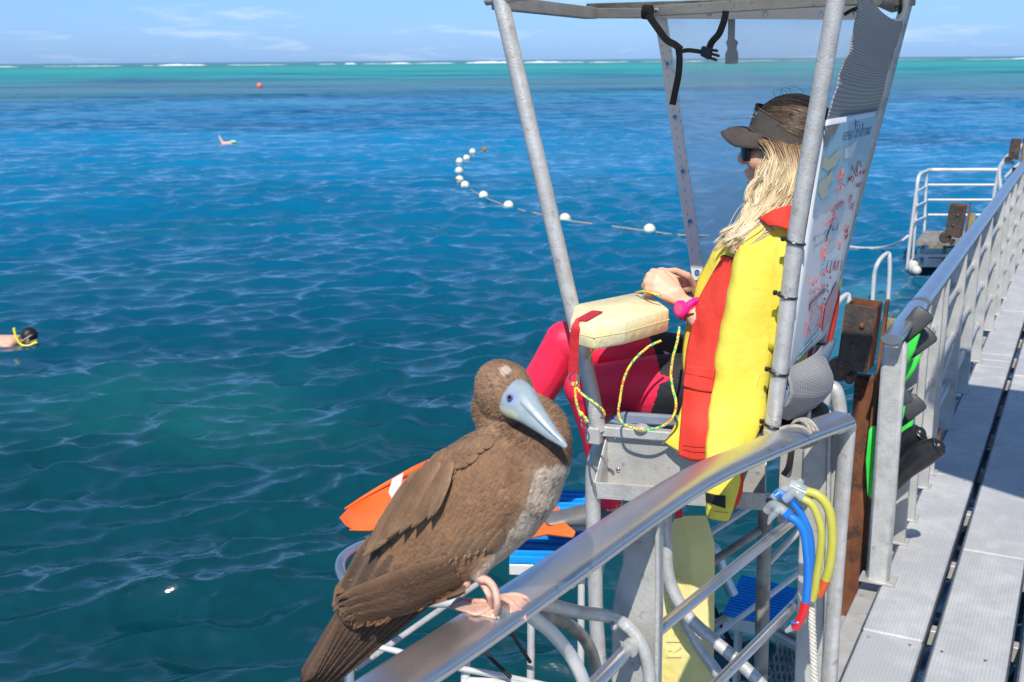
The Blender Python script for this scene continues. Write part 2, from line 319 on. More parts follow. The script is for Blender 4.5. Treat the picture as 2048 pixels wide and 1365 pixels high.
# ------------------------------------------------------------------ water
def build_water():
    rng = np.random.RandomState(3)
    th0 = math.pi/2+AZ    # bearing of view, math angle
    fan = np.linspace(-math.radians(34), math.radians(34), 640)
    rest = np.linspace(math.radians(34), 2*math.pi-math.radians(34), 110)[1:-1]
    th = np.concatenate([fan, rest])+th0
    r = np.concatenate([np.linspace(.05, 3, 14)[:-1], 3*50**(np.linspace(0, 1, 880)), 150*60**(np.linspace(0, 1, 130)[1:])])
    R, T = np.meshgrid(r, th, indexing='ij'); X = R*np.cos(T); Y = R*np.sin(T)
    Z = np.zeros_like(X); DX = np.zeros_like(X); DY = np.zeros_like(X)
    wind = math.atan2(math.cos(AZ), -math.sin(AZ))+math.radians(19)
    sp = np.where(R < 150, R*.00445, R*.032)
    lam = np.concatenate([rng.uniform(2.4, 4.5, 10), rng.uniform(.8, 2.0, 34), rng.uniform(.22, .8, 70), rng.uniform(.13, .25, 22)])
    patchy = .85+.25*np.sin(X*.21+1.3*np.sin(Y*.13))*np.sin(Y*.17+1.1*np.sin(X*.19+2))
    for l in lam:
        spread = .22 if l > 2.4 else (.32 if l > .9 else (.42 if l > .25 else .6))
        a = wind+rng.normal(0, spread); k = 2*math.pi/l; ph = rng.uniform(0, 6.28)
        amp = (.0030 if l > 2.4 else .0064 if l > .8 else .0112 if l > .25 else .0085)*l
        w = np.clip(1.6-3.2*sp/l, 0, 1)*(patchy if l < 2.4 else 1)
        q = k*(X*math.cos(a)+Y*math.sin(a))+ph; s = np.sin(q)
        Z += w*amp*s; c = w*amp*.8*np.cos(q); DX += c*math.cos(a); DY += c*math.sin(a)
    V = np.stack([X+DX, Y+DY, Z], -1).reshape(-1, 3); n, m = R.shape
    i, k = np.meshgrid(np.arange(n-1), np.arange(m), indexing='ij'); k2 = (k+1) % m
    Fq = np.stack([i*m+k, (i+1)*m+k, (i+1)*m+k2, i*m+k2], -1).reshape(-1, 4)
    me = bpy.data.meshes.new('water'); me.vertices.add(len(V)); me.vertices.foreach_set('co', V.astype(np.float32).ravel())
    me.loops.add(Fq.size); me.loops.foreach_set('vertex_index', Fq.astype(np.int32).ravel()); me.polygons.add(len(Fq))
    me.polygons.foreach_set('loop_start', np.arange(0, Fq.size, 4, dtype=np.int32)); me.update(calc_edges=True)
    me.polygons.foreach_set('use_smooth', np.ones(len(Fq), bool)); me.update()
    o = bpy.data.objects.new('water', me); COL.objects.link(o); tag(o, kind='structure')
    m, nt, b = new_mat('reef_water'); N = nt.nodes; L = nt.links
    b.inputs['Roughness'].default_value = .07; b.inputs['IOR'].default_value = 1.33
    g = N.new('ShaderNodeNewGeometry')
    def M(op, a, bb=None, c=None):
        x = N.new('ShaderNodeMath'); x.operation = op
        for q, v in enumerate((a, bb, c)):
            if v is None: continue
            if isinstance(v, (int, float)): x.inputs[q].default_value = v
            else: L.new(v, x.inputs[q])
        return x.outputs[0]
    def noise(sc, det=4, vec=None, st=None, rough=.55, dist=0):
        n_ = N.new('ShaderNodeTexNoise'); n_.inputs['Scale'].default_value = sc; n_.inputs['Detail'].default_value = det; n_.inputs['Roughness'].default_value = rough; n_.inputs['Distortion'].default_value = dist
        v = vec or g.outputs['Position']
        if st:
            mp = N.new('ShaderNodeMapping'); mp.inputs['Rotation'].default_value = (0, 0, -AZ); mp.inputs['Scale'].default_value = st
            # rotate first so that reef flats run across the lagoon
            vr = N.new('ShaderNodeVectorRotate'); vr.rotation_type = 'Z_AXIS'; vr.inputs['Angle'].default_value = -AZ; L.new(v, vr.inputs['Vector'])
            mp.inputs['Rotation'].default_value = (0, 0, 0); L.new(vr.outputs[0], mp.inputs[0]); v = mp.outputs[0]
        L.new(v, n_.inputs['Vector']); return n_.outputs['Fac']
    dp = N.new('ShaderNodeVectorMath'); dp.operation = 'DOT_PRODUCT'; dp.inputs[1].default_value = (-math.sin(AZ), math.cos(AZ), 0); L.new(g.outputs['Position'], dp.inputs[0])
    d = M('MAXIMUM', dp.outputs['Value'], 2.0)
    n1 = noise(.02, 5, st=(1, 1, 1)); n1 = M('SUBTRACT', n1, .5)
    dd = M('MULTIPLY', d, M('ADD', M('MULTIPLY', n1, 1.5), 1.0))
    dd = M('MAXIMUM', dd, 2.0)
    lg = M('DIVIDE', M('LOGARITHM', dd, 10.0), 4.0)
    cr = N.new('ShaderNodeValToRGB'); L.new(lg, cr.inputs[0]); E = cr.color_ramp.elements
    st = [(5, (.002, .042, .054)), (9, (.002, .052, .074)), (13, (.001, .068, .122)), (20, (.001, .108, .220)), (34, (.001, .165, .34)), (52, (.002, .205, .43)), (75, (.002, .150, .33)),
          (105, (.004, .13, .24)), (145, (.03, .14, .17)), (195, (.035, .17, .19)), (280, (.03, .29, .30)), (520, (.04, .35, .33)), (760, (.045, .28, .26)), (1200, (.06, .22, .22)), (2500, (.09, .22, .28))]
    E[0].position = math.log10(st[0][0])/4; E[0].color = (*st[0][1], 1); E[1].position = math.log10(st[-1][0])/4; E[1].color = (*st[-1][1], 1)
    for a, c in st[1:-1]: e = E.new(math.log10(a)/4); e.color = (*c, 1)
    col = cr.outputs[0]
    def mixc(fac, a, c, mode='MIX'):
        x = N.new('ShaderNodeMix'); x.data_type = 'RGBA'; x.blend_type = mode; L.new(fac, x.inputs['Factor']); L.new(a, x.inputs['A'])
        if isinstance(c, tuple): x.inputs['B'].default_value = (*c, 1)
        else: L.new(c, x.inputs['B'])
        return x.outputs['Result']
    def ss(v, a, bb, lo=0, hi=1):
        x = N.new('ShaderNodeMapRange'); x.interpolation_type = 'SMOOTHSTEP'; L.new(v, x.inputs[0]); x.inputs[1].default_value = a; x.inputs[2].default_value = bb; x.inputs[3].default_value = lo; x.inputs[4].default_value = hi; return x.outputs[0]
    # coral heads and sand patches below the surface
    c1 = ss(noise(.16, 4, st=(.7, 1, 1), dist=.5), .52, .70); near = ss(d, 10, 60, 1, .0)
    col = mixc(M('MULTIPLY', M('MULTIPLY', c1, near), .55), col, (.010, .12, .14))
    c2 = ss(noise(.035, 5, st=(.6, 1.6, 1)), .46, .66); mid = M('MULTIPLY', ss(d, 22, 45), ss(d, 300, 600, 1, 0))
    col = mixc(M('MULTIPLY', M('MULTIPLY', c2, mid), .85), col, (.004, .055, .14))
    c4 = ss(noise(.045, 5, st=(.5, 1.5, 1), dist=.4), .50, .66); mid2 = M('MULTIPLY', ss(d, 26, 48), ss(d, 120, 200, 1, 0))
    col = mixc(M('MULTIPLY', M('MULTIPLY', c4, mid2), .6), col, (.004, .24, .43))
    c3 = ss(noise(.02, 4, st=(.25, 1.2, 1)), .54, .62); far = M('MULTIPLY', ss(d, 85, 110), ss(d, 190, 260, 1, 0))
    col = mixc(M('MULTIPLY', M('MULTIPLY', c3, far), .8), col, (.12, .14, .10))
    # sand patch over the shallow ledge beside the pontoon
    def blob(x, y, rx, ry, color, k, col):
        v = N.new('ShaderNodeVectorMath'); v.operation = 'SUBTRACT'; L.new(g.outputs['Position'], v.inputs[0]); v.inputs[1].default_value = (x, y, 0)
        w = N.new('ShaderNodeVectorMath'); w.operation = 'DIVIDE'; L.new(v.outputs[0], w.inputs[0]); w.inputs[1].default_value = (rx, ry, 1e3)
        ln = N.new('ShaderNodeVectorMath'); ln.operation = 'LENGTH'; L.new(w.outputs[0], ln.inputs[0])
        f = ss(M('ADD', ln.outputs['Value'], M('MULTIPLY', M('SUBTRACT', noise(.5, 4), .5), 1.4)), .4, 1.15, k, 0)
        return mixc(f, col, color)
    col = blob(-8.5, 8.6, 2.6, 1.4, (.012, .15, .13), .24, col)
    col = blob(-2.9, 15.5, .6, 5.0, (.05, .30, .38), .40, col)
    col = blob(-1.3, 5.2, 1.2, 3.0, (.03, .18, .24), .35, col)
    # foam flecks where water slaps the pontoon
    fl = ss(noise(5.5, 8, rough=.75, dist=1.2), .66, .72); nr = N.new('ShaderNodeVectorMath'); nr.operation = 'LENGTH'
    sx = N.new('ShaderNodeSeparateXYZ'); L.new(g.outputs['Position'], sx.inputs[0])
    fx = ss(sx.outputs['X'], -3.2, -1.5); fy = ss(sx.outputs['Y'], 10, 20, 1, 0)
    col = mixc(M('MULTIPLY', M('MULTIPLY', fl, fx), fy), col, (.30, .42, .44))
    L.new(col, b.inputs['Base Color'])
    # ripples
    f0 = ss(d, 6, 60, 1, .25)
    r1 = noise(5.5, 4, st=(.6, 1.6, 1), rough=.5, dist=.2); bp = N.new('ShaderNodeBump'); bp.inputs['Distance'].default_value = .020; L.new(M('MULTIPLY', f0, .55), bp.inputs['Strength']); L.new(r1, bp.inputs['Height'])
    r2 = noise(.55, 5, st=(.7, 1.6, 1), rough=.6); bp2 = N.new('ShaderNodeBump'); bp2.inputs['Distance'].default_value = .45; L.new(ss(d, 25, 80, 0, .9), bp2.inputs['Strength']); L.new(r2, bp2.inputs['Height']); L.new(bp.outputs[0], bp2.inputs['Normal'])
    L.new(bp2.outputs[0], b.inputs['Normal'])
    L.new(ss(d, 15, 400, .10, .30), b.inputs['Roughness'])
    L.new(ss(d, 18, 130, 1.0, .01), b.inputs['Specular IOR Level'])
    me.materials.append(m)
build_water()
# surf breaking on the outer reef
def surf():
    rng = random.Random(5); mb = MB(); m, nt, b = new_mat('surf'); b.inputs['Base Color'].default_value = (.80, .84, .86, 1); b.inputs['Roughness'].default_value = .9
    fh = Vector((-math.sin(AZ), math.cos(AZ), 0)); rh = Vector((math.cos(AZ), math.sin(AZ), 0)); x = -900
    while x < 700:
        L = rng.uniform(7, 60); h = rng.choice([.5, .8, 1.1, 1.6, 2.4])*rng.uniform(.7, 1)*(1 if x < 250 else .45); D = 1250+rng.uniform(-40, 60)+.00012*x*x; n = max(4, int(L/4)); row = []
        for i in range(n+1):
            t = i/n; e = h*(math.sin(math.pi*t)**.5)*rng.uniform(.5, 1); c = fh*(D+rng.uniform(-3, 3))+rh*(x+L*t)
            row.append([c-fh*9+Vector((0, 0, -.3)), c-fh*3+Vector((0, 0, e*.7)), c+Vector((0, 0, e)), c+fh*4+Vector((0, 0, e*.8)), c+fh*9+Vector((0, 0, -.3))])
        mb.grid(row); x += L*rng.uniform(.75, 1.5)
    tag(mb.build('breaking_surf', m), 'thin broken line of white surf along the outer reef at the horizon', 'surf', kind='stuff')
surf()
# ------------------------------------------------------------------ walkway
DZ = 1.5
def deck_material():
    m, nt, b = new_mat('dimpled_deck'); N = nt.nodes; L = nt.links; g = N.new('ShaderNodeNewGeometry')
    def nz(s, dt, lo, hi, st=(1, 1, 1)):
        mp = N.new('ShaderNodeMapping'); mp.inputs['Scale'].default_value = st; L.new(g.outputs['Position'], mp.inputs[0])
        n = N.new('ShaderNodeTexNoise'); n.inputs['Scale'].default_value = s; n.inputs['Detail'].default_value = dt; n.inputs['Roughness'].default_value = .68; L.new(mp.outputs[0], n.inputs['Vector'])
        r = N.new('ShaderNodeMapRange'); r.inputs[1].default_value = lo; r.inputs[2].default_value = hi; L.new(n.outputs['Fac'], r.inputs[0]); return r.outputs[0]
    a = N.new('ShaderNodeMix'); a.data_type = 'RGBA'; a.inputs['A'].default_value = (.45, .455, .46, 1); a.inputs['B'].default_value = (.58, .58, .575, 1); L.new(nz(5, 9, .46, .68), a.inputs['Factor'])
    c = N.new('ShaderNodeMix'); c.data_type = 'RGBA'; c.inputs['B'].default_value = (.37, .375, .38, 1); L.new(a.outputs['Result'], c.inputs['A']); L.new(nz(14, 6, .62, .70, (1.6, .5, 1)), c.inputs['Factor'])
    vv = N.new('ShaderNodeTexVoronoi'); vv.inputs['Scale'].default_value = 80; vv.inputs['Randomness'].default_value = .05; L.new(g.outputs['Position'], vv.inputs['Vector']); vq = N.new('ShaderNodeMapRange'); vq.inputs[1].default_value = .2; vq.inputs[2].default_value = .6; vq.inputs[3].default_value = 1.14; vq.inputs[4].default_value = .96; L.new(vv.outputs['Distance'], vq.inputs[0]); vs_ = N.new('ShaderNodeVectorMath'); vs_.operation = 'SCALE'; L.new(c.outputs['Result'], vs_.inputs[0]); L.new(vq.outputs[0], vs_.inputs['Scale'])
    L.new(vs_.outputs[0], b.inputs['Base Color']); b.inputs['Roughness'].default_value = .62; b.inputs['Metallic'].default_value = .1
    v = N.new('ShaderNodeTexVoronoi'); v.inputs['Scale'].default_value = 80; v.inputs['Randomness'].default_value = .05; L.new(g.outputs['Position'], v.inputs['Vector'])
    q = N.new('ShaderNodeMapRange'); q.inputs[1].default_value = .15; q.inputs[2].default_value = .4; L.new(v.outputs['Distance'], q.inputs[0])
    bp = N.new('ShaderNodeBump'); bp.inputs['Strength'].default_value = .7; bp.inputs['Distance'].default_value = .003; L.new(q.outputs[0], bp.inputs['Height']); L.new(bp.outputs[0], b.inputs['Normal'])
    return m
DECKM = deck_material()
EDGEM = mat('dark_plank_edge', (.06, .07, .10), (.12, .13, .16), .5, .3, 30)
wk = root('walkway', (0, 5, DZ-.3), None, None); wk['kind'] = 'structure'
strips = [(-.582, -.376), (-.336, -.096), (-.056, .184), (.224, .464), (.504, .744), (.784, 1.024), (1.064, 1.304), (1.344, 1.584), (1.624, 1.86)]
rr = random.Random(2)
for i, (a, b_) in enumerate(strips):
    y = -1.2+rr.uniform(0, .6)
    if i == 0: cuts = [-.9, .6, 2.1, 3.93, 5.72, 7.0, 8.0, 8.18, 8.36, 9.9, 11.6, 13.3, 15, 17, 19, 21.4, 24]
    else:
        cuts = [y]
        while cuts[-1] < 24: cuts.append(cuts[-1]+rr.choice([1.5, 1.8, 2.1]))
    for j in range(len(cuts)-1):
        mb = MB(); dz = rr.uniform(-.002, .002)
        mb.box(((a+b_)/2, (cuts[j]+cuts[j+1])/2, DZ-.02+dz), (b_-a, cuts[j+1]-cuts[j]-.006, .04), bev=.006)
        o = mb.build('plank', DECKM, wk, smooth=False)
        if i < 4 and cuts[j] < 12:
            mb = MB(); mb.box((a-.0035, (cuts[j]+cuts[j+1])/2, DZ-.03+dz), (.006, cuts[j+1]-cuts[j]-.01, .05)).box((b_+.0035, (cuts[j]+cuts[j+1])/2, DZ-.03+dz), (.006, cuts[j+1]-cuts[j]-.01, .05)); mb.build('edge_strip', EDGEM, wk, smooth=False)
for y in np.arange(-.8, 24, .62): MB().box((.62, float(y), DZ-.085), (2.5, .05, .06), bev=.003).build('bearer', ALU2, wk, smooth=False)
for x in (-.56, .25, 1.2): MB().box((x, 11.4, DZ-.2), (.06, 25, .165)).build('girder', ALU2, wk, smooth=False)
for x in (.3, 1.25):
    for y in (1, 7, 13, 19): MB().tube([(x, y-2.6, .15), (x, y+2.6, .15)], .42, 20).build('float', mat('float_grey', (.10, .12, .13), (.16, .17, .17), .6, 0, 5) if 'float_grey' not in MATS else MATS['float_grey'], wk)
for i in range(3):
    for j, y in enumerate((2.1, 3.93, 5.72, 7.0, 9.9)):
        for dx in (.03, .17): MB().tube([(strips[i][0]+dx, y-.05, DZ-.001), (strips[i][0]+dx, y-.05, DZ+.0035)], .006, 8).build('screw', STEEL, wk)
# steel frame pieces seen between the gangway edge and the pile
fr = root('landing_frame', (-.66, 3.9, 1.1), 'grey weathered steel edge frame between the rusty pile and the walkway boards', 'frame')
MB().box((-.635, 4.2, 1.40), (.075, 3.2, .10), bev=.004).build('edge_beam', ALU2, fr)
MB().box((-.72, 4.15, 1.2), (.10, .9, .012), bev=.002).build('gusset_plate', ALU2, fr)
for yy in (3.2, 4.7): MB().bar((-.64, yy, 1.36), (-.9, yy, 1.1), .05, .05).build('bracket', ALU2, fr)
# unseen awning, added and shaped to throw the band of shade on the boards
aw = root('added_shade_awning', (1.9, 4.2, DZ), 'unseen white flat awning on posts, added to shade the walkway boards', 'awning')
MB().prism([(-.13, 3.63, 4.15), (.42, 3.345, 4.15), (2.6, 2.6, 4.15), (2.6, 5.1, 4.15), (-.13, 5.25, 4.15)], (0, 0, .05)).build('shade_awning_roof', WHITEV, aw, smooth=False)
for x, y in ((1.9, 3.0), (1.9, 4.95)): MB().tube([(x, y, DZ), (x, y, 4.16)], .03).build('post', ALU, aw)

# ------------------------------------------------------------------ far fence
fe = root('walkway_fence', (-.6, 4.5, DZ), 'long aluminium walkway fence with flat oval handrail and fins pushed through it', 'fence')
def ovalrail(mb, pts, w=.038, h=.019, n=16): return mb.tube(pts, h, n, rx=w, up=(0, 0, 1))
for a, b_, dx, z in ((4.25, 4.93, 0, 2.50), (4.985, 9.36, .004, 2.502), (9.41, 14.2, -.004, 2.498), (14.26, 20, 0, 2.5), (20.05, 26, 0, 2.5)):
    o = ovalrail(MB(), [(-.6+dx, a, z), (-.6+dx, a+.006, z), (-.6+dx, b_-.006, z), (-.6+dx, b_, z)]).build('handrail', FENCER, fe)
    MB().box((-.6+dx, (a+b_)/2, z-.026), (.05, b_-a-.02, .014), bev=.002).build('rail_bar', ALU2, fe)
py = [4.36, 4.78, 5.06, 5.5, 5.72, 6.5, 7.28, 8.1, 9.1, 9.7, 10.4, 11.3, 12.3, 13.3, 14.3, 15.4, 16.6, 17.8, 19, 20.4]
for i, y in enumerate(py):
    w = .082 if i else .088; mb = MB()
    if i == 0:
        mb.box((-.6, y, 1.985), (.088, .05, .97), bev=.012); mb.build('post', ALU, fe); MB().box((-.6, y, 1.508), (.135, .085, .012), bev=.002).build('base_plate', ALU2, fe); continue
    mb.box((-.6-w/2+.004, y, 1.985), (.006, .045, .97)).box((-.6, y-.0255, 1.985), (w, .006, .97)).box((-.6+w/2-.004, y, 1.985), (.006, .045, .97))
    mb.build('post', ALU2, fe); MB().box((-.6, y, 1.506), (.11, .07, .010), bev=.002).build('base_plate', ALU2, fe)
for i in range(len(py)-1):
    a, b_ = py[i], py[i+1]
    if i < 1 or (i == 3): continue
    for z in (2.29, 2.03, 1.76):
        MB().tube([(-.6, a+.02, z), (-.6, b_-.03, z)], .017, 10).build('mid_rail', ALU, fe)
        MB().tube([(-.6, b_-.045, z), (-.6, b_-.03, z)], .026, 10).build('weld_collar', ALU2, fe)
# ------------------------------------------------------------------ rusty piles with roller heads
def pile(y, zt, label, s=1.0, x=-.74):
    r = root('rusty_pile', (x, y, 0), label, 'pile', 'rusty guide piles beside the walkway')
    mb = MB(); mb.box((x+.01, y, zt/2-.36), (.11*s, .06*s, zt+.1), bev=.006).box((x+.068*s, y, zt/2-.35), (.012, .12*s, zt+.1), bev=.002); mb.build('pile_shaft', RUST, r)
    MB().bar((x+.045*s, y-.085*s, zt-.62), (x+.082*s, y-.085*s, zt+.02), .045, .012, (1, 0, 0)).build('guide_strip', RUST, r); MB().bar((x+.085*s, y-.03, zt-.9), (x+.10*s, y-.03, zt-.06), .03, .05, (1, 0, 0)).build('algae_strip', OLIVE, r)
    b = Vector((x-.02, y-.09*s, zt-.14*s)); W_, D_, H_ = .125*s, .15*s, .29*s; R3 = Matrix.Rotation(math.radians(4), 3, 'Y')
    mb = MB()
    mb.box(b+Vector((0, -D_/2, 0)), (W_, .008, H_), R3, .002); hd = mb.build('roller_bracket', RUSTD, r)
    mb = MB(); mb.box(b+Vector((0, D_/2, 0)), (W_, .008, H_), R3, .001).box(b+Vector((W_/2, 0, 0)), (.008, D_-.01, H_), R3, .001).box(b+Vector((-W_/2, 0, .02)), (.008, D_-.01, H_*.8), R3, .001); mb.build('bracket_box', RUST, r)
    for dx, dz in ((.02, .06), (-.012, -.035), (-.03, -.12)):
        MB().ball(b+Vector((dx*s, -D_/2-.008, dz*s)), (.013*s, .011*s, .013*s), 10, 6).build('bolt', RUST, r)
    mb = MB(); c = b+Vector((-.075*s, -.02, -.155*s)); mb.tube([c+Vector((0, -.035, 0)), c+Vector((0, -.028, 0)), c+Vector((0, .028, 0)), c+Vector((0, .035, 0))], [.045*s, .052*s, .052*s, .045*s], 20); mb.build('roller', RUSTD, r)
    MB().tube([c+Vector((.05, -.05, -.03)), c+Vector((.05, .04, -.03))], .02*s, 12).tube([c+Vector((.05, -.056, -.03)), c+Vector((.05, -.05, -.03))], .012*s, 8).build('roller_pin', RUSTD, r)
    MB().torus((x+.085, y-.05, zt-.30), (0, .3, 1), .02, .004).build('shackle', STEEL, r)
    return r
pile(4.62, 2.565, 'tall rusty pile with blackened roller head next to the lookout chair', s=.9)
pile(8.9, 2.46, 'rusty roller head of the second pile, in front of the far swim platform', x=-.84, s=.8)
pile(13.8, 2.62, 'brown rusty third pile head at the right edge, behind the fence rail', x=-.78, s=.75)
# ------------------------------------------------------------------ far swim platform
sp = root('swim_platform', (-2.1, 21, 0), 'small far swim platform with white tube railing and grated landing over steps', 'platform')
def Yp(x, y, d=20.5): return hy(x, y, d)
A0 = Yp(1990, 341, 21.3); A1 = Yp(1862, 340, 21.3)
B0 = Yp(1836, 352, 20.3)
def tb(name, pts, r, parent, m=WTUBE, smooth=0, n=8): return MB().tube(pts, r, n, smooth=smooth).build(name, m, parent)
tb('top_rail', [Yp(1978, 480, 21.3), Yp(1988, 390, 21.3), Yp(1996, 345, 21.3), Yp(1985, 340, 21.3), Yp(1920, 340, 21.3), Yp(1864, 340, 21.3), Yp(1852, 343, 21.0), Yp(1838, 352, 20.4), Yp(1832, 390, 20.3), Yp(1820, 480, 20.3), Yp(1812, 565, 20.3)], .028, sp, smooth=4)
tb('railing_post', [Yp(1853, 345, 21.1), Yp(1848, 470, 21.1)], .024, sp)
for q in (370, 400, 430):
    tb('mid_rail', [Yp(1992-(q-340)*.08, q, 21.3), Yp(1856, q, 21.3)], .018, sp); tb('side_rail', [Yp(1852, q+3, 21.1), Yp(1834-(q-352)*.1, q+14, 20.35)], .016, sp)
tb('railing_post', [Yp(1836, 370, 20.6), Yp(1824, 540, 20.6)], .02, sp)
tb('inner_brace', [Yp(1856, 470, 20.8), Yp(1840, 500, 20.4), Yp(1826, 545, 20.4)], .02, sp)
tb('ladder_hoop', [Yp(2004, 400, 19), Yp(1998, 345, 19), Yp(2006, 325, 19), Yp(2022, 308, 19), Yp(2050, 288, 19)], .03, sp, smooth=4)
tb('ladder_hoop', [Yp(2010, 355, 19.2), Yp(2030, 335, 19.2), Yp(2060, 308, 19.2)], .022, sp)
zz = .55
P4 = [hz(1848, 462, zz), hz(1985, 462, zz), hz(1995, 483, zz), hz(1832, 483, zz)]
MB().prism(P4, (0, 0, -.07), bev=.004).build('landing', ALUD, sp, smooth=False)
for q, z in ((0, .30), (1, .08)):
    P4 = [hz(1838-q*4, 497+q*20, z), hz(1960, 497+q*20, z), hz(1960, 509+q*20, z), hz(1836-q*4, 509+q*20, z)]
    MB().prism(P4, (0, 0, -.05), bev=.003).build('step', WTUBE, sp, smooth=False)
MB().box(hz(1900, 506, .1), (.7, .3, .3)).build('step_riser', OLIVE, sp, smooth=False)
for x in (1846, 1890): tb('leg', [Yp(x, 490, 20.7), Yp(x, 490, 20.7)-Vector((0, 0, 1.2))], .03, sp, ALUD)
MB().ball(hz(1826, 533, .08), (.09, .09, .13), 9, 6).ball(hz(1833, 541, .06), (.08, .08, .08), 8, 6).build('tied_rag', ROPEW, sp)
def grab(x0, y0, x1, y1, xb0, yb0, xb1, yb1, d, label):
    r = root('grab_rail', hy(xb0, yb0, d), label, 'grab rail', 'steel grab rails standing in the water')
    tb('hoop', [hy(xb0, yb0, d)-Vector((0, 0, .6)), hy(xb0, yb0, d), hy(x0-3, y0+28, d), hy(x0+3, y0+8, d), hy((x0+x1)/2, (y0+y1)/2, d+.2), hy(x1-3, y1, d+.4), hy(x1, y1+8, d+.4), hy(xb1, yb1, d+.4), hy(xb1, yb1, d+.4)-Vector((0, 0, .6))], .030, r, smooth=4)
grab(1752, 520, 1779, 507, 1746, 585, 1779, 555, 17.2, 'bent steel grab rail rising from the water left of the far steps')
grab(1664, 610, 1697, 590, 1655, 660, 1700, 640, 12.6, 'low steel grab rail in the water beside the rusty roller head')
MB().tube([hz(1700, 494, .03), hz(1735, 497, .05), hz(1772, 494, .15), hy(1800, 484, 20.3), hy(1816, 472, 20.3)], .02, 6, smooth=4).build('mooring_rope', ROPEW); tag(bpy.data.objects['mooring_rope'], 'slack pale rope running from the far platform railing into the water', 'rope')
# ------------------------------------------------------------------ buoy line
bl = [(945, 304, 'round white buoy next to the dark brown one ending the float line'), (933, 317, 'second white buoy from the far end of the float line'), (919, 323, 'third white buoy, touching the second, in the far part of the float line'),
      (918, 342, 'white buoy at the leftmost bend of the float line, above the stained one'), (930, 371, 'white buoy just right of the brown stained buoy in the bend'),
      (967, 392, 'white buoy two past the bend, left of the slanting canopy post'), (1017, 412, 'white buoy nearest the left side of the slanting canopy post'), (1130, 438, 'white buoy just right of the slanting canopy post'), (1299, 460, 'largest and nearest white buoy, beside the vinyl curtain edge')]
b0 = None; BR = .125; bp_ = {}
def placeb(x, y): 
    p = hz(x, y, .055); return Vector((p.x, p.y, .055))
for x, y, lab in bl:
    p = placeb(x, y); bp_[(x, y)] = p
    if b0 is None:
        b0 = root('float_buoy', p, lab, 'buoy', 'white buoys of the float line')
        MB().ball(p, BR, 20, 14).build('ball', BUOYM, b0); [MB().tube([p+Vector((s*.15, 0, -.02)), p+Vector((s*.12, 0, -.01))], .022, 8).build('eyelet', ROPED, b0) for s in (-1, 1)]
    else: c = copy_thing(b0, p, lab, rotz=x*.1)
p = placeb(919, 360); r = root('float_buoy', p, 'brown stained white buoy in the bend of the float line', 'buoy'); MB().ball(p, BR, 20, 14).build('ball', BUOYM, r); MB().torus(p, (.3, .2, 1), BR-.005, .012, 24, 6).ball(p+Vector((-.02, -.06, .0)), (.1, .075, .05), 10, 7).build('algae_band', BROWNB, r)
bp_[(919, 360)] = p
p = placeb(968, 299); r = root('float_buoy', p, 'small dark brown fouled buoy at the far end of the float line', 'buoy'); MB().ball(p, (.15, .13, .10), 14, 8).build('ball', BROWNB, r); MB().tube([p+Vector((.1, 0, 0)), p+Vector((.2, 0, -.1))], .02).build('eyelet', ROPED, r); bp_[(968, 299)] = p
order = [(968, 299), (945, 304), (933, 317), (919, 323), (918, 342), (919, 360), (930, 371), (967, 392), (1017, 412), (1130, 438), (1299, 460)]
pts = []
for i, k in enumerate(order):
    pts.append(bp_[k]-Vector((0, 0, .03)))
    if i < len(order)-1:
        q = bp_[order[i+1]]; pts.append((bp_[k]+q)/2-Vector((0, 0, .03 if i > 4 else .09)))
pts += [hz(1370, 471, .02), hz(1500, 470, -.1)]
tag(MB().tube(pts, .016, 6, smooth=5).build('float_rope', ROPED), 'thin brownish rope threading the white buoys together', 'rope')
MB().ball(hz(519, 172, .15), .42, 16, 10).build('marker_buoy', mat('salmon', (.85, .16, .12), (.88, .22, .17), .4)); tag(bpy.data.objects['marker_buoy'], 'lone round salmon pink buoy far out on the left', 'buoy')
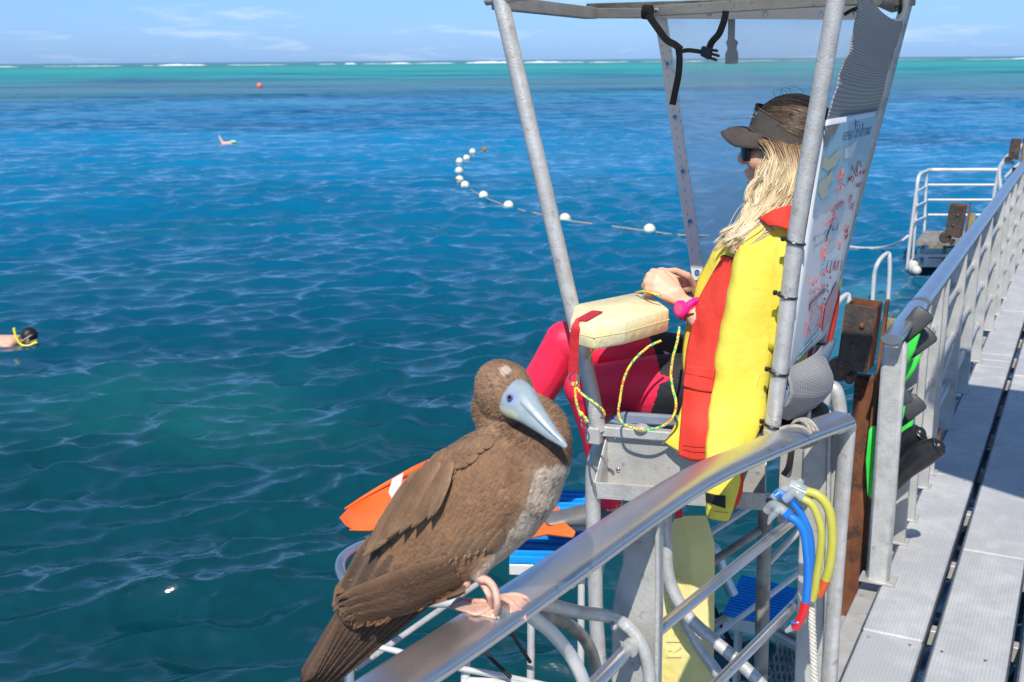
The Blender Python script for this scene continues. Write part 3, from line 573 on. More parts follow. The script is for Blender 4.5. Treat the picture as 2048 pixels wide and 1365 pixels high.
# ------------------------------------------------------------------ swimmers
def remesh_obj(mb, name, vox, material, parent=None, smooth=6, mats=None, tags=None):
    """merge overlapping closed forms into one continuous skin"""
    o = mb.build('raw', material, None, recalc=False); w = o.location.copy(); o.location = (0, 0, 0)
    modify(o, ('REMESH', dict(mode='VOXEL', voxel_size=vox)), ('SMOOTH', dict(factor=.5, iterations=smooth)))
    V = [v.co+w for v in o.data.vertices]; Fc = [tuple(p.vertices) for p in o.data.polygons]; me = o.data
    bpy.data.objects.remove(o); bpy.data.meshes.remove(me)
    m2 = MB(); m2.add(V, Fc); return m2
def swimmer_near():
    hp = hz(58, 672, .10); L = -RV; L = Vector((L.x, L.y, 0)).normalized(); Fh = Vector((-math.sin(AZ), math.cos(AZ), 0)); U = Vector((0, 0, 1))
    def Q(a, b, c): return Vector((hp.x, hp.y, .0))+L*a+Fh*b+U*c
    r = root('person', Q(.6, 0, 0), 'snorkeler face down at the left edge with dark hair and yellow snorkel', 'person')
    mb = MB(); mb.ball(Q(0, 0, .085), (.095, .105, .115), 16, 12); mb.ball(Q(-.05, 0, .03), (.06, .07, .06)); mb.capsule([Q(.08, 0, .055), Q(.2, 0, .03)], [.06, .075], 12)
    mb.capsule([Q(.2, 0, .02), Q(.42, 0, .01), Q(.75, 0, -.02)], [.085, .10, .10], 16, rx=[.19, .17, .15], up=(0, 0, 1))
    for s in (-1, 1):
        mb.capsule([Q(.75, .08*s, -.02), Q(1.15, .1*s, -.08), Q(1.55, .1*s, -.14)], [.085, .06, .04], 10); mb.capsule([Q(.24, .18*s, .0), Q(.0, .3*s, -.12), Q(-.25, .25*s, -.2)], [.055, .045, .03], 10)
    mb.ball(Q(-.02, -.10, .075), (.02, .012, .03), 8, 6)
    remesh_obj(mb, 'body', .014, SKIN, r).build('body', SKIN, r)
    h = MB(); h.ball(Q(-.005, .0, .105), (.10, .112, .108), 18, 12); h.build('hair', mat('dark_hair', (.008, .006, .006), (.02, .016, .014), .45, 0, 60, .4, 120), r)
    MB().torus(Q(.01, 0, .08), (L*.5+U*.8).normalized(), .112, .010, 26, 6).build('mask_strap', mat('strap_grey', (.35, .35, .36), None, .5), r)
    MB().tube([Q(-.10, -.10, .025), Q(-.02, -.13, .0), Q(.06, -.13, .02), Q(.11, -.13, .12), Q(.125, -.13, .235)], [.012, .012, .016, .017, .018], 10, smooth=5).ball(Q(-.115, -.09, .03), (.03, .02, .015), 8, 6).build('snorkel', SNYB, r)
swimmer_near()
def swimmer_far():
    p = hz(449, 288, 0); r = root('person', p, 'distant swimmer in the water with one pale foot raised', 'person')
    R_ = Vector((math.cos(AZ), math.sin(AZ), 0)); mb = MB()
    mb.capsule([p+Vector((0, 0, -.15))-R_*.02, p+Vector((0, 0, .05))-R_*.08, p+Vector((0, 0, .24))-R_*.18], [.09, .075, .055], 10); mb.capsule([p-R_*.05, p+R_*.45+Vector((0, 0, .02))], [.09, .10], 10)
    mb.ball(p-R_*.2+Vector((0, 0, .3)), (.05, .05, .1), 8, 6)
    remesh_obj(mb, 'body', .03, SKIN, r).build('body', SKIN, r); MB().ball(p+R_*.38+Vector((0, 0, .08)), (.2, .12, .08), 10, 6).build('swim_shorts', mat('pale_green', (.35, .6, .35), None, .7), r)
swimmer_far()
# ------------------------------------------------------------------ near handrail
nr_ = root('near_handrail', (-.74, 2.06, DZ), 'near polished oval handrail of the landing with the brown seabird standing on it', 'handrail')
RP = [(-.97, .25), (-.90, .8), (-.850, 1.22), (-.816, 1.45), (-.783, 1.717), (-.745, 2.034), (-.70, 2.30), (-.632, 2.52), (-.566, 2.70), (-.505, 2.845)]
RZ = 2.612
rail_pts = [Vector((x, y, RZ)) for x, y in RP]
def flatrail(pts, w, h, n=28):
    P, ws = spline(pts, 8, w); m = len(P); G = []
    for i in range(m):
        t = (P[min(i+1, m-1)]-P[max(i-1, 0)]).normalized(); y = Vector((0, 0, 1)).cross(t).normalized(); R_ = []
        for k in range(n):
            a = 2*math.pi*k/n; ca, sa = math.cos(a), math.sin(a); R_.append(P[i]+y*math.copysign(abs(ca)**.72, ca)*ws[i]+Vector((0, 0, 1))*math.copysign(abs(sa)**.85, sa)*h)
        G.append(R_)
    return MB().grid(G, closed=True).add(G[0], [tuple(range(n))]).add(G[-1], [tuple(range(n))])
flatrail(rail_pts, [.046, .046, .046, .046, .0455, .045, .044, .042, .040, .037], .0195).build('top_rail', RAILM, nr_)
MB().tube([(-.53, 2.79, RZ-.004), (-.505, 2.845, RZ-.004), (-.497, 2.866, RZ-.022), (-.496, 2.868, RZ-.06), (-.5, 2.868, RZ-.4), (-.505, 2.868, DZ)], .016, 14, rx=[.036, .034, .028, .024, .022, .022], smooth=4, up=(.5, .86, .3)).build('end_post', ALU, nr_)
def plate(name, px, y, th, m, parent, bev=.003): return MB().prism([hy(a, b, y) for a, b in px], (0, th, 0), bev=bev).build(name, m, parent, smooth=False)
plate('post_plate', [(1609, 862), (1657, 842), (1651, 1100), (1643, 1440), (1586, 1440), (1597, 1100)], 2.89, .035, ALU2, nr_)
plate('post_plate', [(1661, 842), (1697, 832), (1690, 1000), (1668, 1440), (1646, 1440), (1655, 1100)], 2.90, .03, ALU2, nr_)
plate('post_flange', [(1655, 850), (1662, 848), (1652, 1440), (1643, 1440)], 2.875, .02, ALU, nr_, .002)
plate('mid_post', [(1246, 1078), (1316, 1040), (1317, 1200), (1312, 1460), (1221, 1460), (1223, 1230), (1229, 1180), (1243, 1130)], 2.05, .035, ALU2, nr_, .004)
plate('post_flange', [(1309, 1046), (1317, 1042), (1318, 1200), (1313, 1460), (1306, 1460), (1310, 1200)], 2.035, .014, ALU, nr_, .002)
def T(name, pts, r, parent, m=ALU, smooth=0, n=14): return MB().tube(pts, r, n, smooth=smooth).build(name, m, parent)
T('mid_rail', [(-.745, 2.09, 2.31), (-.69, 2.45, 2.31), (-.615, 2.91, 2.31)], .0135, nr_, RAILM, 3)
T('mid_rail', [(-.745, 2.09, 2.035), (-.69, 2.45, 2.035), (-.60, 2.96, 2.06)], .0135, nr_, RAILM, 3)
T('mid_rail', [(-.90, .9, 2.31), (-.80, 1.6, 2.31), (-.755, 2.02, 2.325)], .0150, nr_, RAILM, 3)
T('weld_collar', [hy(1258, 1299, 2.0), hy(1268, 1289, 2.02)], .019, nr_, ALU2)
# curved ladder handles welded under the rail
T('ladder_handle', [hy(1075, 1203, 1.62), hy(1110, 1213, 1.75), hy(1160, 1225, 1.9), hy(1200, 1230, 1.97), hy(1235, 1240, 2.01), hy(1265, 1263, 2.02), hy(1286, 1295, 2.02), hy(1298, 1345, 2.02), hy(1301, 1430, 2.02)], .0132, nr_, ALU, 5)
T('ladder_handle', [hy(1045, 1216, 1.60), hy(1072, 1240, 1.66), hy(1100, 1262, 1.72), hy(1133, 1300, 1.78), hy(1155, 1336, 1.8), hy(1170, 1375, 1.82), hy(1178, 1430, 1.83)], .0130, nr_, WTUBE, 5)
T('ladder_handle', [hy(1060, 1226, 1.9), hy(1118, 1241, 2.2), hy(1155, 1263, 2.3), hy(1178, 1294, 2.35), hy(1192, 1340, 2.4), hy(1196, 1430, 2.4)], .015, nr_, ALUD, 5)
MB().ball(hy(1228, 1254, 1.985), (.008, .008, .008), 8, 6).build('weld_bead', ALU2, nr_)

# ------------------------------------------------------------------ lookout chair
UN, UF = 2.72, 3.37
ch = root('lookout_chair', (-.9, 3.0, 1.4), 'tall aluminium lookout chair with canopy frame, side tray and clear curtain', 'chair')
def Yn(x, y, u=UN): return hy(x, y, u)
T('front_post', [Yn(1000, -4), Yn(1003, 8), Yn(1045, 190), Yn(1092, 390), Yn(1140, 600), Yn(1180, 770), Yn(1197, 862)], .0215, ch, ALU, 3)
rp = [Yn(1677, -30), Yn(1672, 0), Yn(1636, 210), Yn(1595, 450), Yn(1566, 690), Yn(1541, 880)]
T('rear_post', rp, .0205, ch, ALU, 3)
T('rear_post', [hy(1830, -30, UF), hy(1812, 10, UF), hy(1757, 225, UF), hy(1690, 480, UF), hy(1640, 690, UF), hy(1600, 900, UF)], .017, ch, ALU, 3)
T('front_post', [hy(1312, 20, UF+.03), hy(1350, 250, UF+.03), hy(1395, 555, UF+.03), hy(1420, 800, UF+.03)], .009, ch, ALU)
T('roof_tube', [Vector((-1.44, 2.72, 3.652)), Vector((-.9, 2.71, 3.70)), Vector((-.42, 2.70, 3.72))], .017, ch, OLIVE if 0 else ALU, 0)
MB().bar(hy(996, 6, 2.74), hy(1182, 27, UF), .04, .034).build('roof_beam', ALU2, ch, smooth=False)
MB().bar(hy(1176, 27, UF+.005), hy(1320, 27, UF+.005), .03, .03).build('roof_beam', ALU2, ch, smooth=False)
MB().bar(hy(1288, 24, UF-.06), hy(1720, -2, UF-.12), .03, .030).build('roof_beam', ALU2, ch, smooth=False)
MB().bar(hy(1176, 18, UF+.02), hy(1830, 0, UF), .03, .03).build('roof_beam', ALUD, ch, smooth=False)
MB().box((-.94, 3.06, 3.70), (1.02, .76, .004), bev=.001).build('roof_sheet', ROOFM, ch, smooth=False)
for x, y in ((1313, 21), (1397, 18), (1502, 10), (1611, 4)): MB().ball(hy(x, y, UF-.08), (.008, .004, .008), 10, 6).build('rivet', STEEL, ch)
T('side_beam', [Yn(1186, 862, 2.75), Yn(1300, 872, 2.75), Yn(1545, 900, 2.75)], .018, ch, ALU)
MB().box(Yn(1191, 868, 2.72), (.040, .05, .048), bev=.004).build('corner_block', ALU2, ch, smooth=False)
plate('side_ledge', [(1200, 853), (1345, 866), (1540, 880), (1540, 893), (1340, 884), (1203, 874)], 2.715, .03, ALU, ch)
# open pocket tray
plate('tray_back', [(1211, 868), (1531, 893), (1529, 1000), (1215, 968)], 2.735, .004, ALU2, ch, 0)
TL, TR, BR_, BL = Yn(1188, 965, 2.66), Yn(1530, 988, 2.66), Yn(1528, 1019, 2.66), Yn(1193, 995, 2.66)
MB().prism([TL, TR, BR_, BL], (0, .004, 0), bev=.001).build('tray_lip', ALU, ch, smooth=False)
MB().prism([BL, BR_, Yn(1529, 1000, 2.735), Yn(1215, 968, 2.735)], (0, 0, -.003)).build('tray_floor', ALU2, ch, smooth=False)
MB().prism([TL, BL, Yn(1215, 968, 2.735), Yn(1213, 869, 2.735)], (.003, 0, 0)).build('tray_side', ALU, ch, smooth=False)
MB().prism([TR, BR_, Yn(1529, 1000, 2.735), Yn(1531, 905, 2.735)], (.003, 0, 0)).build('tray_side', ALU, ch, smooth=False)
for x, y in ((1228, 874), (1325, 883), (1236, 940)): MB().ball(Yn(x, y, 2.733), (.007, .004, .007), 10, 6).build('rivet', STEEL, ch)
# moulded seat
sx0, sx1 = Yn(1222, 840, 2.78).x, -.66
g = []
for i in range(9):
    t = i/8; y = 2.745+.60*t; g.append([Vector((x, y, z)) for x, z in ((sx0+.005, 2.515), (sx0-.008, 2.545), (sx0+.012, 2.556), (sx0+.12, 2.548), (-.85, 2.535), (-.72, 2.545), (sx1, 2.60), (sx1+.03, 2.70))])
s = MB().grid(g).build('seat', SEATM, ch); solid(s, .012)
plate('seat_rim', [(1222, 838), (1240, 826), (1365, 834), (1400, 842), (1400, 856), (1240, 850)], 2.745, .02, SEATM, ch, .006)
MB().box((-.88, 3.05, 2.50), (.40, .50, .05), bev=.01).build('seat_underside', BPLAS, ch)
MB().ball(Yn(1283, 857, 2.72), (.022, .02, .013), 12, 8).build('seat_knob', ALU2, ch)
# legs and lower tubes
T('leg', [Yn(1235, 878, 2.79), Yn(1212, 884, 2.79), Yn(1194, 905, 2.79), Yn(1186, 950, 2.79), Yn(1187, 1040, 2.79), Yn(1190, 1129, 2.79), Yn(1192, 1226, 2.79), Yn(1200, 1350, 2.79), Yn(1203, 1480, 2.79)], .0215, ch, ALU, 4)
T('leg', [Yn(1330, 990, 2.84), Yn(1332, 1050, 2.84), Yn(1333, 1117, 2.84), Yn(1339, 1160, 2.84), Yn(1356, 1202, 2.84), Yn(1385, 1243, 2.84), Yn(1428, 1282, 2.84), Yn(1472, 1319, 2.84), Yn(1530, 1378, 2.84), Yn(1570, 1440, 2.84)], .018, ch, ALU, 5)
T('leg_brace', [Yn(1356, 1215, 2.95), Yn(1388, 1280, 2.95), Yn(1416, 1320, 2.95), Yn(1450, 1370, 2.95), Yn(1480, 1440, 2.95)], .017, ch, ALU, 4)
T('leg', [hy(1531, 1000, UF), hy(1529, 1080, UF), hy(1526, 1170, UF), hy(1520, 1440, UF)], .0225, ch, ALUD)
T('cross_tube', [hy(1400, 1080, 3.2), hy(1495, 1018, 3.35), hy(1540, 990, 3.4)], .010, ch, WTUBE)
T('cross_tube', [hy(1405, 1137, 3.15), hy(1518, 1062, 3.35)], .0135, ch, ALUD)
T('cross_tube', [hy(1515, 1150, 3.4), hy(1604, 1056, 3.4)], .010, ch, WTUBE)
T('cross_tube', [hy(1410, 1262, 3.4), hy(1450, 1236, 3.5)], .012, ch, ALUD)
T('cross_tube', [hy(1428, 1275, 3.5), hy(1475, 1240, 3.6), hy(1600, 1145, 3.9)], .010, ch, WTUBE)
T('back_hoop', [hy(1640, 830, 3.45), hy(1652, 790, 3.45), hy(1660, 775, 3.45), hy(1672, 782, 3.45), hy(1680, 820, 3.45), hy(1684, 900, 3.45)], .021, ch, ALU, 4)
T('back_hoop', [hy(1588, 860, 3.45), hy(1615, 820, 3.45), hy(1655, 775, 3.45)], .020, ch, ALU, 2)
# rounded back shell with strap seen under the rail
g = []
for i in range(9):
    t = i/8; a = -1.2+2.4*t; g.append([Vector((-.70+.13*math.cos(a)-.02, 3.10+.20*math.sin(a)*1.0, 2.53-.05*k)) for k in range(6)])
s = MB().grid(g).build('back_shell', ALU2, ch); solid(s, .006)
MB().tube([hy(1586, 872, 2.9), hy(1583, 900, 2.9), hy(1577, 935, 2.9), hy(1565, 952, 2.92)], .001, 8, rx=.0085, up=FV, smooth=3).build('shell_strap', BLACK, ch)
# straps on the canopy
def ribbon(name, px, u, w, parent, m=BLACK, th=.0009, sm=5):
    pts = [hy(a, b, u+(c[0] if c else 0)) for a, b, *c in px]
    return MB().tube(pts, th, 8, rx=w, up=FV, smooth=sm).build(name, m, parent)
U1 = UF-.14
MB().tube([hy(1287, 24, U1+.02), hy(1303, 25, U1+.02)], .021, 12).build('strap_wrap', BLACK, ch)
ribbon('canopy_strap', [(1296, 30), (1316, 58), (1333, 80), (1350, 90), (1362, 100)], U1, .0105, ch)
ribbon('canopy_strap', [(1355, 96), (1364, 102), (1378, 101), (1402, 104)], U1, .0065, ch)
ribbon('strap_tail', [(1357, 98), (1359, 118), (1357, 150), (1350, 185), (1345, 210)], U1-.01, .0095, ch)
ribbon('canopy_strap', [(1452, 22), (1448, 42), (1438, 68), (1424, 84), (1419, 96)], U1, .0095, ch)
bk = MB(); bk.prism([hy(a, b, U1-.02) for a, b in ((1402, 95), (1406, 92), (1424, 98), (1421, 118), (1416, 120), (1400, 112))], (0, .012, 0), bev=.002)
for a, b, c, d in ((1420, 100, 1434, 102), (1419, 107, 1437, 112), (1417, 115, 1432, 120)): bk.tube([hy(a, b, U1-.014), hy(c, d, U1-.014), hy(c+3, d+1, U1-.014)], [.0035, .0042, .001], 8)
bk.build('side_release_buckle', BPLAS, ch)
# strap end hanging outside the curtain
ribbon('canopy_strap', [(1463, 36), (1463, 60), (1462, 86)], UF+.05, .0105, ch)
MB().prism([hy(a, b, UF+.045) for a, b in ((1451, 84), (1456, 79), (1470, 79), (1475, 85), (1471, 96), (1475, 108), (1474, 128), (1450, 129), (1450, 108), (1455, 97))], (0, .012, 0), bev=.002).build('side_release_buckle', BPLAS, ch)
ribbon('canopy_strap', [(1688, 30), (1705, 20), (1722, 14)], UF-.05, .005, ch)
# cable ties
for (x, y, d) in ((1590, 484, (.25, 0, 1)), (1574, 592, (.2, 0, 1)), (1557, 745, (.2, 0, 1)), (1546, 850, (.2, 0, 1))):
    c = Yn(x, y); mb = MB().torus(c, d, .0235, .0035, 20, 6, (1, 1)); mb.box(c+Vector((-.028, -.004, .006)), (.010, .009, .012), bev=.002); mb.build('cable_tie', BPLAS, ch)
MB().torus(hy(1636, 684, UF-.01), (.2, 0, 1), .022, .0035, 20, 6).build('cable_tie', BPLAS, ch)
# mesh cloth
def mesh_cloth_mat():
    m, nt, b = new_mat('knit_shade_cloth'); N = nt.nodes; L = nt.links
    tc = N.new('ShaderNodeUVMap'); w = N.new('ShaderNodeTexWave'); w.wave_type = 'BANDS'; w.bands_direction = 'Y'; w.inputs['Scale'].default_value = 6; w.inputs['Distortion'].default_value = 2.2; w.inputs['Detail'].default_value = 2; w.inputs['Detail Scale'].default_value = 1.1
    L.new(tc.outputs[0], w.inputs['Vector'])
    w2 = N.new('ShaderNodeTexWave'); w2.bands_direction = 'X'; w2.inputs['Scale'].default_value = 16; w2.inputs['Distortion'].default_value = .6; L.new(tc.outputs[0], w2.inputs['Vector'])
    r = N.new('ShaderNodeValToRGB'); r.color_ramp.elements[0].color = (.36, .355, .35, 1); r.color_ramp.elements[1].color = (.52, .515, .51, 1); L.new(w.outputs['Fac'], r.inputs[0])
    x = N.new('ShaderNodeMix'); x.data_type = 'RGBA'; x.blend_type = 'MULTIPLY'; x.inputs['Factor'].default_value = .35; L.new(r.outputs[0], x.inputs['A']); L.new(w2.outputs['Color'], x.inputs['B'])
    L.new(x.outputs['Result'], b.inputs['Base Color']); b.inputs['Roughness'].default_value = .9
    bp = N.new('ShaderNodeBump'); bp.inputs['Strength'].default_value = .5; bp.inputs['Distance'].default_value = .003; L.new(w.outputs['Fac'], bp.inputs['Height']); L.new(bp.outputs[0], b.inputs['Normal'])
    return m
KNIT = mesh_cloth_mat()
def cloth(name, ctrl, m, parent, ku=5, kv=5, th=.002, amp=0, freq=30, seed=0, label=None, uv=True):
    G = patch(ctrl, ku, kv); n = len(G); k = len(G[0]); rng = random.Random(seed); ph = [rng.uniform(0, 6) for _ in range(6)]
    if amp:
        N_ = [[None]*k for _ in range(n)]
        for i in range(n):
            for j in range(k):
                a = G[min(i+1, n-1)][j]-G[max(i-1, 0)][j]; b = G[i][min(j+1, k-1)]-G[i][max(j-1, 0)]; nn = a.cross(b)
                nn = nn.normalized() if nn.length > 1e-9 else Vector((0, -1, 0)); p = G[i][j]
                w = math.sin(p.z*freq+4*math.sin(p.x*freq*.35+ph[0])+ph[1])*.5+math.sin(p.x*freq*1.2+3*math.sin(p.z*freq*.3+ph[2])+ph[3])*.6+.35*math.sin((p.x*1.7+p.z*.9)*freq*1.9+ph[4])
                N_[i][j] = p+nn*amp*w
        G = N_
    o = MB().grid(G).build(name, m, parent, angle=None, recalc=False, label=label)
    if uv:
        u = o.data.uv_layers.new(name='UVMap'); co = np.zeros((len(o.data.loops), 2), np.float32)
        li = np.zeros(len(o.data.loops), np.int32); o.data.loops.foreach_get('vertex_index', li); co[:, 0] = (li % k)/(k-1); co[:, 1] = (li//k)/(n-1)*2.2; u.data.foreach_set('uv', co.ravel())
    solid(o, th); return o
def row(u0, u1, px, bul=0):
    n = len(px); return [hy(a, b, u0+(u1-u0)*i/(n-1)) + Vector((-bul*math.sin(math.pi*i/(n-1)), 0, 0)) for i, (a, b) in enumerate(px)]
cloth('shade_cloth', [row(2.80, 3.37, [(1722, -22), (1745, -4), (1764, 24), (1789, 42), (1806, 46)]), row(2.80, 3.37, [(1712, 40), (1735, 52), (1757, 68), (1780, 80), (1796, 84)]),
    row(2.80, 3.37, [(1699, 95), (1722, 104), (1745, 112), (1767, 118), (1784, 118)]), row(2.80, 3.37, [(1677, 150), (1700, 158), (1726, 164), (1752, 166), (1772, 163)]), row(2.78, 3.37, [(1655, 240), (1678, 240), (1704, 238), (1730, 232), (1755, 226)])], KNIT, ch, 8, 6, amp=.003, freq=60)
MB().tube([hy(1786, 42, 3.3), hy(1800, 42, 3.35), hy(1808, 36, 3.37), hy(1816, 18, 3.37), hy(1824, -6, 3.37)], .006, 8, smooth=3).build('hem_cord', WHITEV, ch)
MB().tube([hy(1755, 0, 3.3), hy(1785, 14, 3.38), hy(1812, 8, 3.38)], .016, 10).build('roof_tube', ALUD, ch)
MB().torus(hy(1800, 14, 3.37), (1, .2, 0), .02, .005, 16, 6).build('cable_tie', BPLAS, ch)
cloth('lower_shade_cloth', [row(2.77, 3.34, [(1571, 738), (1592, 722), (1615, 706), (1630, 696), (1642, 690)], -.02), row(2.77, 3.34, [(1580, 764), (1600, 752), (1620, 742), (1634, 736), (1645, 730)], -.05),
    row(2.77, 3.34, [(1581, 788), (1602, 782), (1622, 776), (1636, 768), (1643, 760)], -.05), row(2.77, 3.34, [(1566, 812), (1590, 812), (1612, 808), (1624, 800), (1632, 795)], -.03), row(2.77, 3.34, [(1552, 832), (1574, 840), (1592, 840), (1606, 834), (1614, 824)])], KNIT, ch, 7, 5, amp=.003, freq=60, seed=3)
# clear curtain on the far side
CLEAR = None
def vinyl():
    m, nt, b = new_mat('clear_vinyl'); N = nt.nodes; L = nt.links
    b.inputs['Base Color'].default_value = (.82, .90, .95, 1); b.inputs['Roughness'].default_value = .12; b.inputs['Specular IOR Level'].default_value = .6
    g = N.new('ShaderNodeNewGeometry'); n = N.new('ShaderNodeTexNoise'); n.inputs['Scale'].default_value = 4; n.inputs['Detail'].default_value = 5; L.new(g.outputs['Position'], n.inputs['Vector'])
    r = N.new('ShaderNodeMapRange'); r.inputs[1].default_value = .3; r.inputs[2].default_value = .75; r.inputs[3].default_value = .26; r.inputs[4].default_value = .48; L.new(n.outputs['Fac'], r.inputs[0])
    n2 = N.new('ShaderNodeTexNoise'); n2.inputs['Scale'].default_value = 130; n2.inputs['Detail'].default_value = 2; L.new(g.outputs['Position'], n2.inputs['Vector'])
    r2 = N.new('ShaderNodeMapRange'); r2.inputs[1].default_value = .72; r2.inputs[2].default_value = .78; r2.inputs[4].default_value = .35; L.new(n2.outputs['Fac'], r2.inputs[0])
    a = N.new('ShaderNodeMath'); a.operation = 'ADD'; L.new(r.outputs[0], a.inputs[0]); L.new(r2.outputs[0], a.inputs[1]); L.new(a.outputs[0], b.inputs['Alpha']); return m
VIN = vinyl()
cu = [[hy(a, b, UF+.004*c) for a, b, c in r] for r in (
    [(1322, 34, 0), (1420, 36, 1), (1530, 38, -1), (1630, 38, 1), (1715, 38, 0)], [(1340, 150, 0), (1430, 150, 2), (1530, 152, 5), (1610, 152, -3), (1690, 150, 0)],
    [(1362, 300, 0), (1440, 300, -1), (1520, 300, 3), (1590, 300, 5), (1650, 300, 0)], [(1382, 440, 0), (1450, 440, 1), (1520, 440, 0), (1580, 440, 0), (1620, 440, 0)], [(1400, 560, 0), (1450, 562, 0), (1510, 564, 0), (1560, 566, 0), (1600, 566, 0)])]
o = MB().grid(patch(cu, 6, 6)).build('clear_curtain', VIN, ch, angle=None)
def strip(name, a, m, u, th=-.003, parent=ch): return MB().prism([hy(x, y, u) for x, y in a], (0, th, 0)).build(name, m, parent, smooth=False)
L0 = [(1317, 26), (1337, 128), (1337, 128)]
strip('curtain_border', [(1311, 34), (1334, 34), (1386, 400), (1409, 557), (1386, 562), (1361, 400)], BORDM, UF-.006)
strip('curtain_border', [(1311, 20), (1720, 12), (1720, 40), (1334, 38), (1313, 36)], BORDM, UF-.010)
for x, y in ((1335, 128), (1350, 234), (1366, 343), (1380, 443), (1394, 545), (1419, 27), (1530, 27), (1642, 27), (1711, 27)):
    c = hy(x, y, UF-.013); MB().torus(c, (0, 1, 0), .0062, .0020, 18, 6).build('grommet', STEEL, ch); MB().tube([c+Vector((0, .003, 0)), c+Vector((0, .0005, 0))], .0048, 12).build('grommet_hole', BLUEM if y > 60 else WHITEV, ch)
for pl in ([(1318, 60), (1340, 180), (1363, 330), (1386, 520)], [(1333, 60), (1358, 220), (1382, 380), (1402, 520)]):
    for i in range(len(pl)-1):
        for k in range(16):
            t = k/16; t2 = t+.035; a = pl[i]; b = pl[i+1]
            if k % 2 == 0: MB().tube([hy(a[0]+(b[0]-a[0])*t, a[1]+(b[1]-a[1])*t, UF-.0105), hy(a[0]+(b[0]-a[0])*t2, a[1]+(b[1]-a[1])*t2, UF-.0105)], .0008, 4).build('stitch', ALUD, ch)
# ------------------------------------------------------------------ notice board
bd = root('notice_board', hy(1570, 745, 2.755), 'tall white reef notice board with red handwriting tied to the back of the chair', 'notice board')
Q4 = [hy(1648, 241, 2.752), hy(1757, 222, UF-.03), hy(1652, 668, UF-.03), hy(1570, 745, 2.752)]
bn = (Q4[1]-Q4[0]).cross(Q4[3]-Q4[0]).normalized()
if bn.x < 0: bn = -bn
def Wb(u, v, h=0): return (Q4[0]*(1-u)+Q4[1]*u)*(1-v)+(Q4[3]*(1-u)+Q4[2]*u)*v+bn*(.004+h)
BOARD = mat('board_white', (.76, .765, .78), (.82, .82, .83), .3, 0, 3); MAPB = mat('map_blue', (.32, .54, .66), (.44, .64, .72), .35, 0, 6); MAPY = mat('map_yellow', (.62, .56, .30), (.55, .60, .45), .4, 0, 8)
INKR = mat('red_ink', (.66, .12, .09), None, .5); INKD = mat('dark_ink', (.07, .08, .14), None, .5); INKB = mat('blue_ink', (.16, .40, .55), None, .5); MAPP = mat('map_pink', (.66, .42, .45), None, .5)
bo_ = MB().grid([[Wb(i/10, j/24, -.0042) for i in range(11)] for j in range(25)]).build('board_panel', BOARD, bd, angle=None); solid(bo_, .004)
def flat(name, uv, m, h=.0006):
    P = [Wb(a, b, h) for a, b in uv]; bm = bmesh.new(); f = bm.faces.new([bm.verts.new(p) for p in P]); bmesh.ops.triangulate(bm, faces=[f]); bm.verts.index_update()
    m2 = MB().add([v.co.copy() for v in bm.verts], [[v.index for v in q.verts] for q in bm.faces]); bm.free(); return m2.build(name, m, bd, smooth=False)
flat('map_sea', [(.02, .02), (.97, .02), (.97, .22), (.88, .24), (.80, .20), (.70, .235), (.62, .30), (.50, .27), (.46, .31), (.36, .30), (.30, .345), (.16, .335), (.10, .36), (.02, .345)], MAPB)
flat('map_reef', [(.05, .135), (.16, .155), (.30, .125), (.36, .15), (.30, .19), (.16, .20), (.05, .18)], MAPY, .0012)
flat('map_reef', [(.05, .235), (.16, .225), (.24, .205), (.30, .24), (.22, .27), (.26, .30), (.15, .315), (.10, .275), (.04, .27)], MAPY, .0012)
flat('map_reef', [(.42, .13), (.62, .11), (.80, .13), (.76, .19), (.56, .175), (.44, .17)], BOARD, .0012)
flat('map_patch', [(.46, .37), (.62, .355), (.70, .38), (.68, .44), (.62, .47), (.60, .52), (.46, .525), (.40, .49), (.46, .44)], MAPB)
flat('map_patch', [(.30, .76), (.62, .73), (.62, .765), (.30, .795)], MAPP, .0006)
flat('map_patch', [(.72, .83), (.90, .74), (.96, .76), (.96, .93), (.80, .97)], mat('clear_pink', (.62, .30, .33), None, .4), .0006)
flat('torn_sticker', [(.0, .02), (.24, .02), (.18, .055), (.12, .07), (.08, .10), (.02, .105)], ALUD, .0014)
def words(txt, u, v, w, h, m, name='lettering', slant=0, hh=.0022, spacing=1):
    c = bpy.data.curves.new('t', 'FONT'); c.body = txt; c.resolution_u = 2; c.space_character = spacing; t = bpy.data.objects.new('t', c); COL.objects.link(t)
    me = bpy.data.meshes.new_from_object(t.evaluated_get(bpy.context.evaluated_depsgraph_get())); bpy.data.objects.remove(t)
    P = [x.co.copy() for x in me.vertices]; x0 = min(p.x for p in P); x1 = max(p.x for p in P); y0 = min(p.y for p in P); y1 = max(p.y for p in P)
    vs = [Wb(u+(p.x-x0)/(x1-x0)*w, v-(p.y-y0)/(y1-y0)*h-slant*(p.x-x0)/(x1-x0), hh) for p in P]
    o = MB().add(vs, [tuple(f.vertices) for f in me.polygons]).build(name, m, bd, smooth=False); bpy.data.meshes.remove(me); return o
words('REEF FLAT - DO NOT STAND', .34, .095, .54, .034, INKD)
rg = random.Random(11)
def scrib(u, v, w, h, n, m, th=.0010, name='handwriting'):
    mb = MB(); x = u
    for _ in range(n):
        lw = w/n; pts = [Wb(x+rg.uniform(0, lw*.8), v+rg.uniform(-h, h)/2, .0012) for _ in range(rg.choice([3, 4, 5]))]
        mb.tube(pts, th, 5, smooth=3); x += lw
    return mb.build(name, m, bd)
